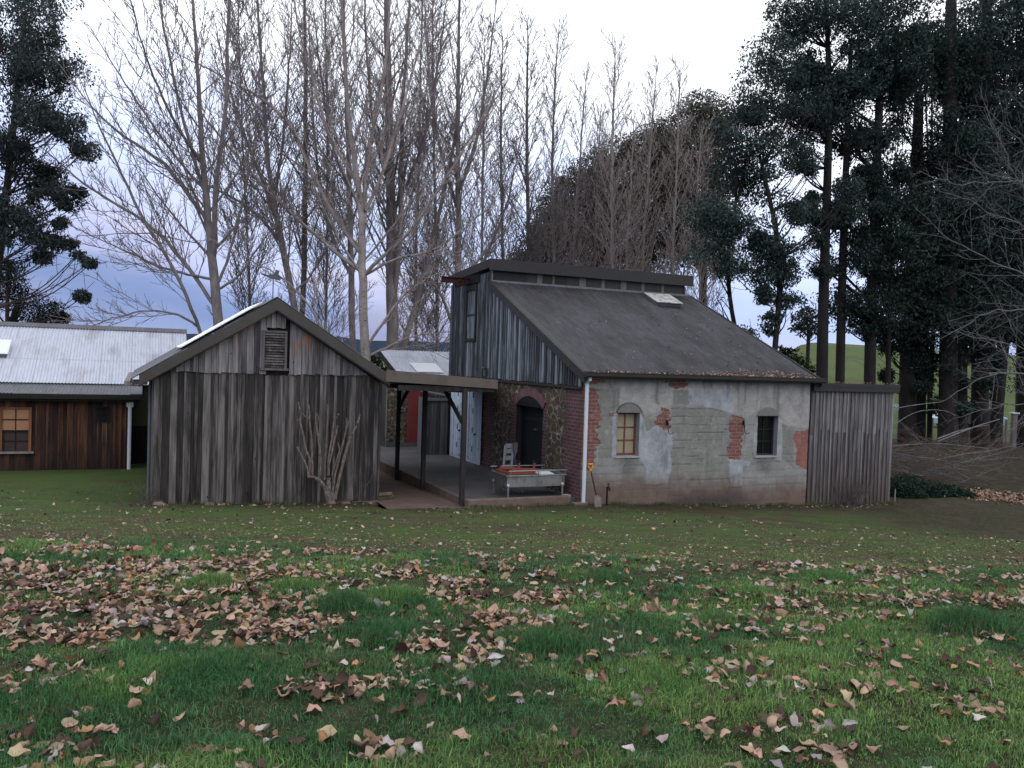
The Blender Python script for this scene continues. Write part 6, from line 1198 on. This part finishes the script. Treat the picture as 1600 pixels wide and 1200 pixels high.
def leafdens(X, Y):
    px_, py_ = proj(np.stack([X, Y, G(X, Y, False)], -1)); n = fbm(X*2.1+7, Y*2.6, 201, 3); n2 = fbm(X*.8, Y*1.2+4, 203, 3)
    drift = sm(py_, 878, 890)*(1-sm(py_, 930+40*n2-px_*.03, 1010+60*n2-px_*.06))*(1-sm(px_, 300, 760))*(.42+1.1*sm(n, .38, .6))
    mid = sm(py_, 895, 905)*(1-sm(py_, 950, 1010))*(1-sm(px_, 950, 1250))*sm(n, .48, .66)
    rt = sm(py_, 860+.0*px_, 880)*(1-sm(py_, 940, 980))*sm(px_, 1150, 1300)*sm(n, .45, .62)
    base = sm(n, .50, .70)*(.45+.9*n2)
    right_thin = 1-.55*sm(px_, 700, 1200)
    d = 400*drift+230*mid+110*rt+400*base*right_thin*(Y < 8.7)+30
    d = np.where(Y > 8.8, 3+26*sm(n, .52, .68)*(1-sm(Y, 9, 11))+1.3, d)
    return d
X = []; Y = []
for Y0, Y1 in ((2.5, 5), (5, 7), (7, 9), (9, 12), (12, 17.5)):
    mx_ = 420 if Y1 <= 9 else 40; a_, b_ = scatter(Y0, Y1, mx_); k = rg.uniform(0, 1, len(a_))*mx_ < leafdens(a_, b_); X.append(a_[k]); Y.append(b_[k])
X = np.concatenate(X); Y = np.concatenate(Y)
xl, yl = yard(X, Y); k = ~((yl > -.15) & (xl > -9) & (xl < 9.4)) | ((xl < -4.3) & (yl < 1.0) & (xl > -9.5)); X, Y = X[k], Y[k]
# extra leaves gathered along the wall feet
ex = [W(a_, b_)[:2] for a_, b_ in zip(rg.uniform(2.2, 9.2, 90), -np.abs(rg.normal(0, .28, 90))-.06)]+[W(a_, b_)[:2] for a_, b_ in zip(rg.uniform(-8.8, -4.4, 45), .96-np.abs(rg.normal(0, .18, 45)))]
ex = np.array(ex); X = np.r_[X, ex[:, 0]]; Y = np.r_[Y, ex[:, 1]]
order = np.argsort(np.hypot(X, Y)); X = X[order]; Y = Y[order]; Zg = G(X, Y)
px_, py_ = proj(np.stack([X, Y, Zg+.03], -1)); infr = (px_ > 5) & (px_ < 1595) & (py_ < 1195)
HOR = lambda x: 'left' if x < 400 else 'centre-left' if x < 800 else 'centre-right' if x < 1200 else 'right'
VER = lambda y: 'bottom edge' if y > 1130 else 'near foreground' if y > 1060 else 'middle foreground' if y > 1000 else 'far foreground'
SHP = ['flat', 'slightly curled', 'strongly curled', 'tilted']
LEAVES = []; cnt = 0; SV = []; SF = []; SCc = []; off = 0
def leafcolor(k, rg): return np.array(PAL[k][1])*rg.uniform(.6, 1.35)*(1+rg.normal(0, .06, 3))
for i in range(len(X)):
    k = rg.choice(5, p=PROB); far = Y[i] > 8.8; size = ((.040+.068*rg.uniform(0, 1)) if not far else rg.uniform(.04, .08)) * (1 if Y[i] < 12 else 1.15)
    cl = rg.choice([.15, .5, 1.0], p=[.45, .4, .15]); cu = rg.normal(0, .5); flt = rg.choice([.12, .30, .75], p=[.5, .40, .10]); P = orient(rg, leafshape(rg, size, cl, cu), flt)
    sh = SHP[3] if flt > .7 else SHP[0 if cl < .3 else 1 if cl < .8 else 2]; z = Zg[i]+rg.uniform(.002, .036 if not far else .015)-min(0, P[:, 2].min())*.45
    c0 = leafcolor(k, rg); vc = np.clip(c0*(1+rg.normal(0, .07, (len(P), 1))), 0, 1); edge = np.tile(np.abs(v) > .9, 8); vc[edge] *= .8
    if infr[i] and cnt < 300:
        cnt += 1; o = bpy.data.objects.new('fallen_leaf', mesh('fallen_leaf', P, fi, {'Col': ('POINT', vc)}, True)); o.data.materials.append(M['leaf']); o.location = (X[i], Y[i], z); link(o)
        tagt(o, '%s %s leaf on the lawn, %s, %s' % (sh, PAL[k][0], VER(py_[i]), HOR(px_[i])), 'leaf', 'dead leaves fallen on the lawn'); LEAVES.append((o, px_[i]))
    else:
        SV.append(P+np.array([X[i], Y[i], z])); SF.append(fi+off); off += len(P); SCc.append(vc)
o = bpy.data.objects.new('fallen_leaves', mesh('fallen_leaves', np.concatenate(SV), np.concatenate(SF), {'Col': ('POINT', np.concatenate(SCc))}, True)); o.data.materials.append(M['leaf']); link(o)
tagt(o, 'drifts of dry brown leaves lying over the lawn beyond the nearest ones', 'leaves', kind='stuff')
ORD = ['leftmost', 'second', 'third', 'fourth', 'fifth', 'sixth', 'seventh', 'eighth', 'ninth', 'tenth', 'eleventh', 'twelfth', 'thirteenth', 'fourteenth']
by = {}
for o, x_ in LEAVES: by.setdefault(o['label'], []).append((x_, o))
for lb, L_ in by.items():
    if len(L_) > 1:
        for q_, (x_, o) in enumerate(sorted(L_, key=lambda e: e[0])):
            o['label'] = lb + (', leftmost such' if q_ == 0 else ', %s such from left' % ORD[min(q_, 13)])
print('leaves', len(X), 'individual', cnt)
def litter(name, label, P, sizes, wide=True, cols=None):
    q = []; cc = []
    for i in range(len(P)): q.append(orient(rg, leafshape(rg, sizes[i], rg.choice([.3, .9]), rg.normal(0, .4)), .35)+P[i]); k = rg.choice(5, p=PROB); cc.append(np.tile(leafcolor(k, rg), (40, 1)))
    V = np.concatenate(q); F = (np.arange(len(P))[:, None, None]*40+fi[None]).reshape(-1, 4); o = bpy.data.objects.new(name, mesh(name, V, F, {'Col': ('POINT', np.clip(np.concatenate(cc), 0, 1))}, True)); o.data.materials.append(M['leaf']); link(o); tagt(o, label, 'leaves', kind='stuff')
n = 620; a_ = 6.4*rg.uniform(0, 1, n)**.75; h_ = np.abs(rg.normal(0, .17, n))*(.3+1.0*(a_/6.4)); b_ = -.28+h_; P = np.array([W(x, y, rz_(max(y, -.19))+.035+.04*rg.random()) for x, y in zip(a_, b_)])
P2 = np.array([W(x, y, rz_(y)+.025) for x, y in zip(rg.uniform(.6, 6.2, 46), rg.uniform(.2, 4.8, 46)**1.0)]); litter('roof_leaves', 'dead leaves caught along the cottage gutter and lower roof', np.vstack([P, P2]), rg.uniform(.045, .085, n+46))
n = 60; P = np.array([W(x, y, 2.83) for x, y in zip(rg.uniform(6.6, 9.3, n), rg.uniform(-.08, .2, n))]); litter('roof_litter', 'few dead leaves along the front edge of the lean-to roof', P, rg.uniform(.05, .08, n))
n = 1500; tt = rg.uniform(0, 1, n); cx = 11.6+tt*4.6; cy = 25.4-tt*3.2+rg.normal(0, .75, n); P = np.stack([cx, cy, G(cx, cy)+.03], 1); litter('leaf_drift', 'band of pale brown leaves on the dark ground at the right', P, rg.uniform(.09, .15, n))
# crumbs of leaf and bark on the worn strip
n = 15000; X = rg.uniform(-8, 8, n); Y = rg.uniform(7.6, 12.5, n); k = rg.uniform(0, 1, n) < .12+sm(fbm(X*1.6, Y*2.4, 240), .40, .58)*(1-.6*sm(Y, 9.8, 11.5)); X, Y = X[k], Y[k]; P = np.stack([X, Y, G(X, Y)+.008], 1); V, F = leafquads(P, .035, rg, 0, .6)
V[:, 2] = np.repeat(P[:, 2], 4)+np.abs(V[:, 2]-np.repeat(P[:, 2], 4))*.35; cc = np.array([PAL[k_][1] for k_ in rg.choice(5, len(P), p=[.25, .15, .1, .35, .15])])*rg.uniform(.5, 1, (len(P), 1))
o = bpy.data.objects.new('leaf_crumbs', mesh('leaf_crumbs', V, F, {'Col': ('POINT', np.repeat(cc, 4, 0))})); o.data.materials.append(M['leaf']); link(o); tagt(o, 'crumbled brown leaf bits on the worn strip of lawn', 'leaf litter', kind='stuff')
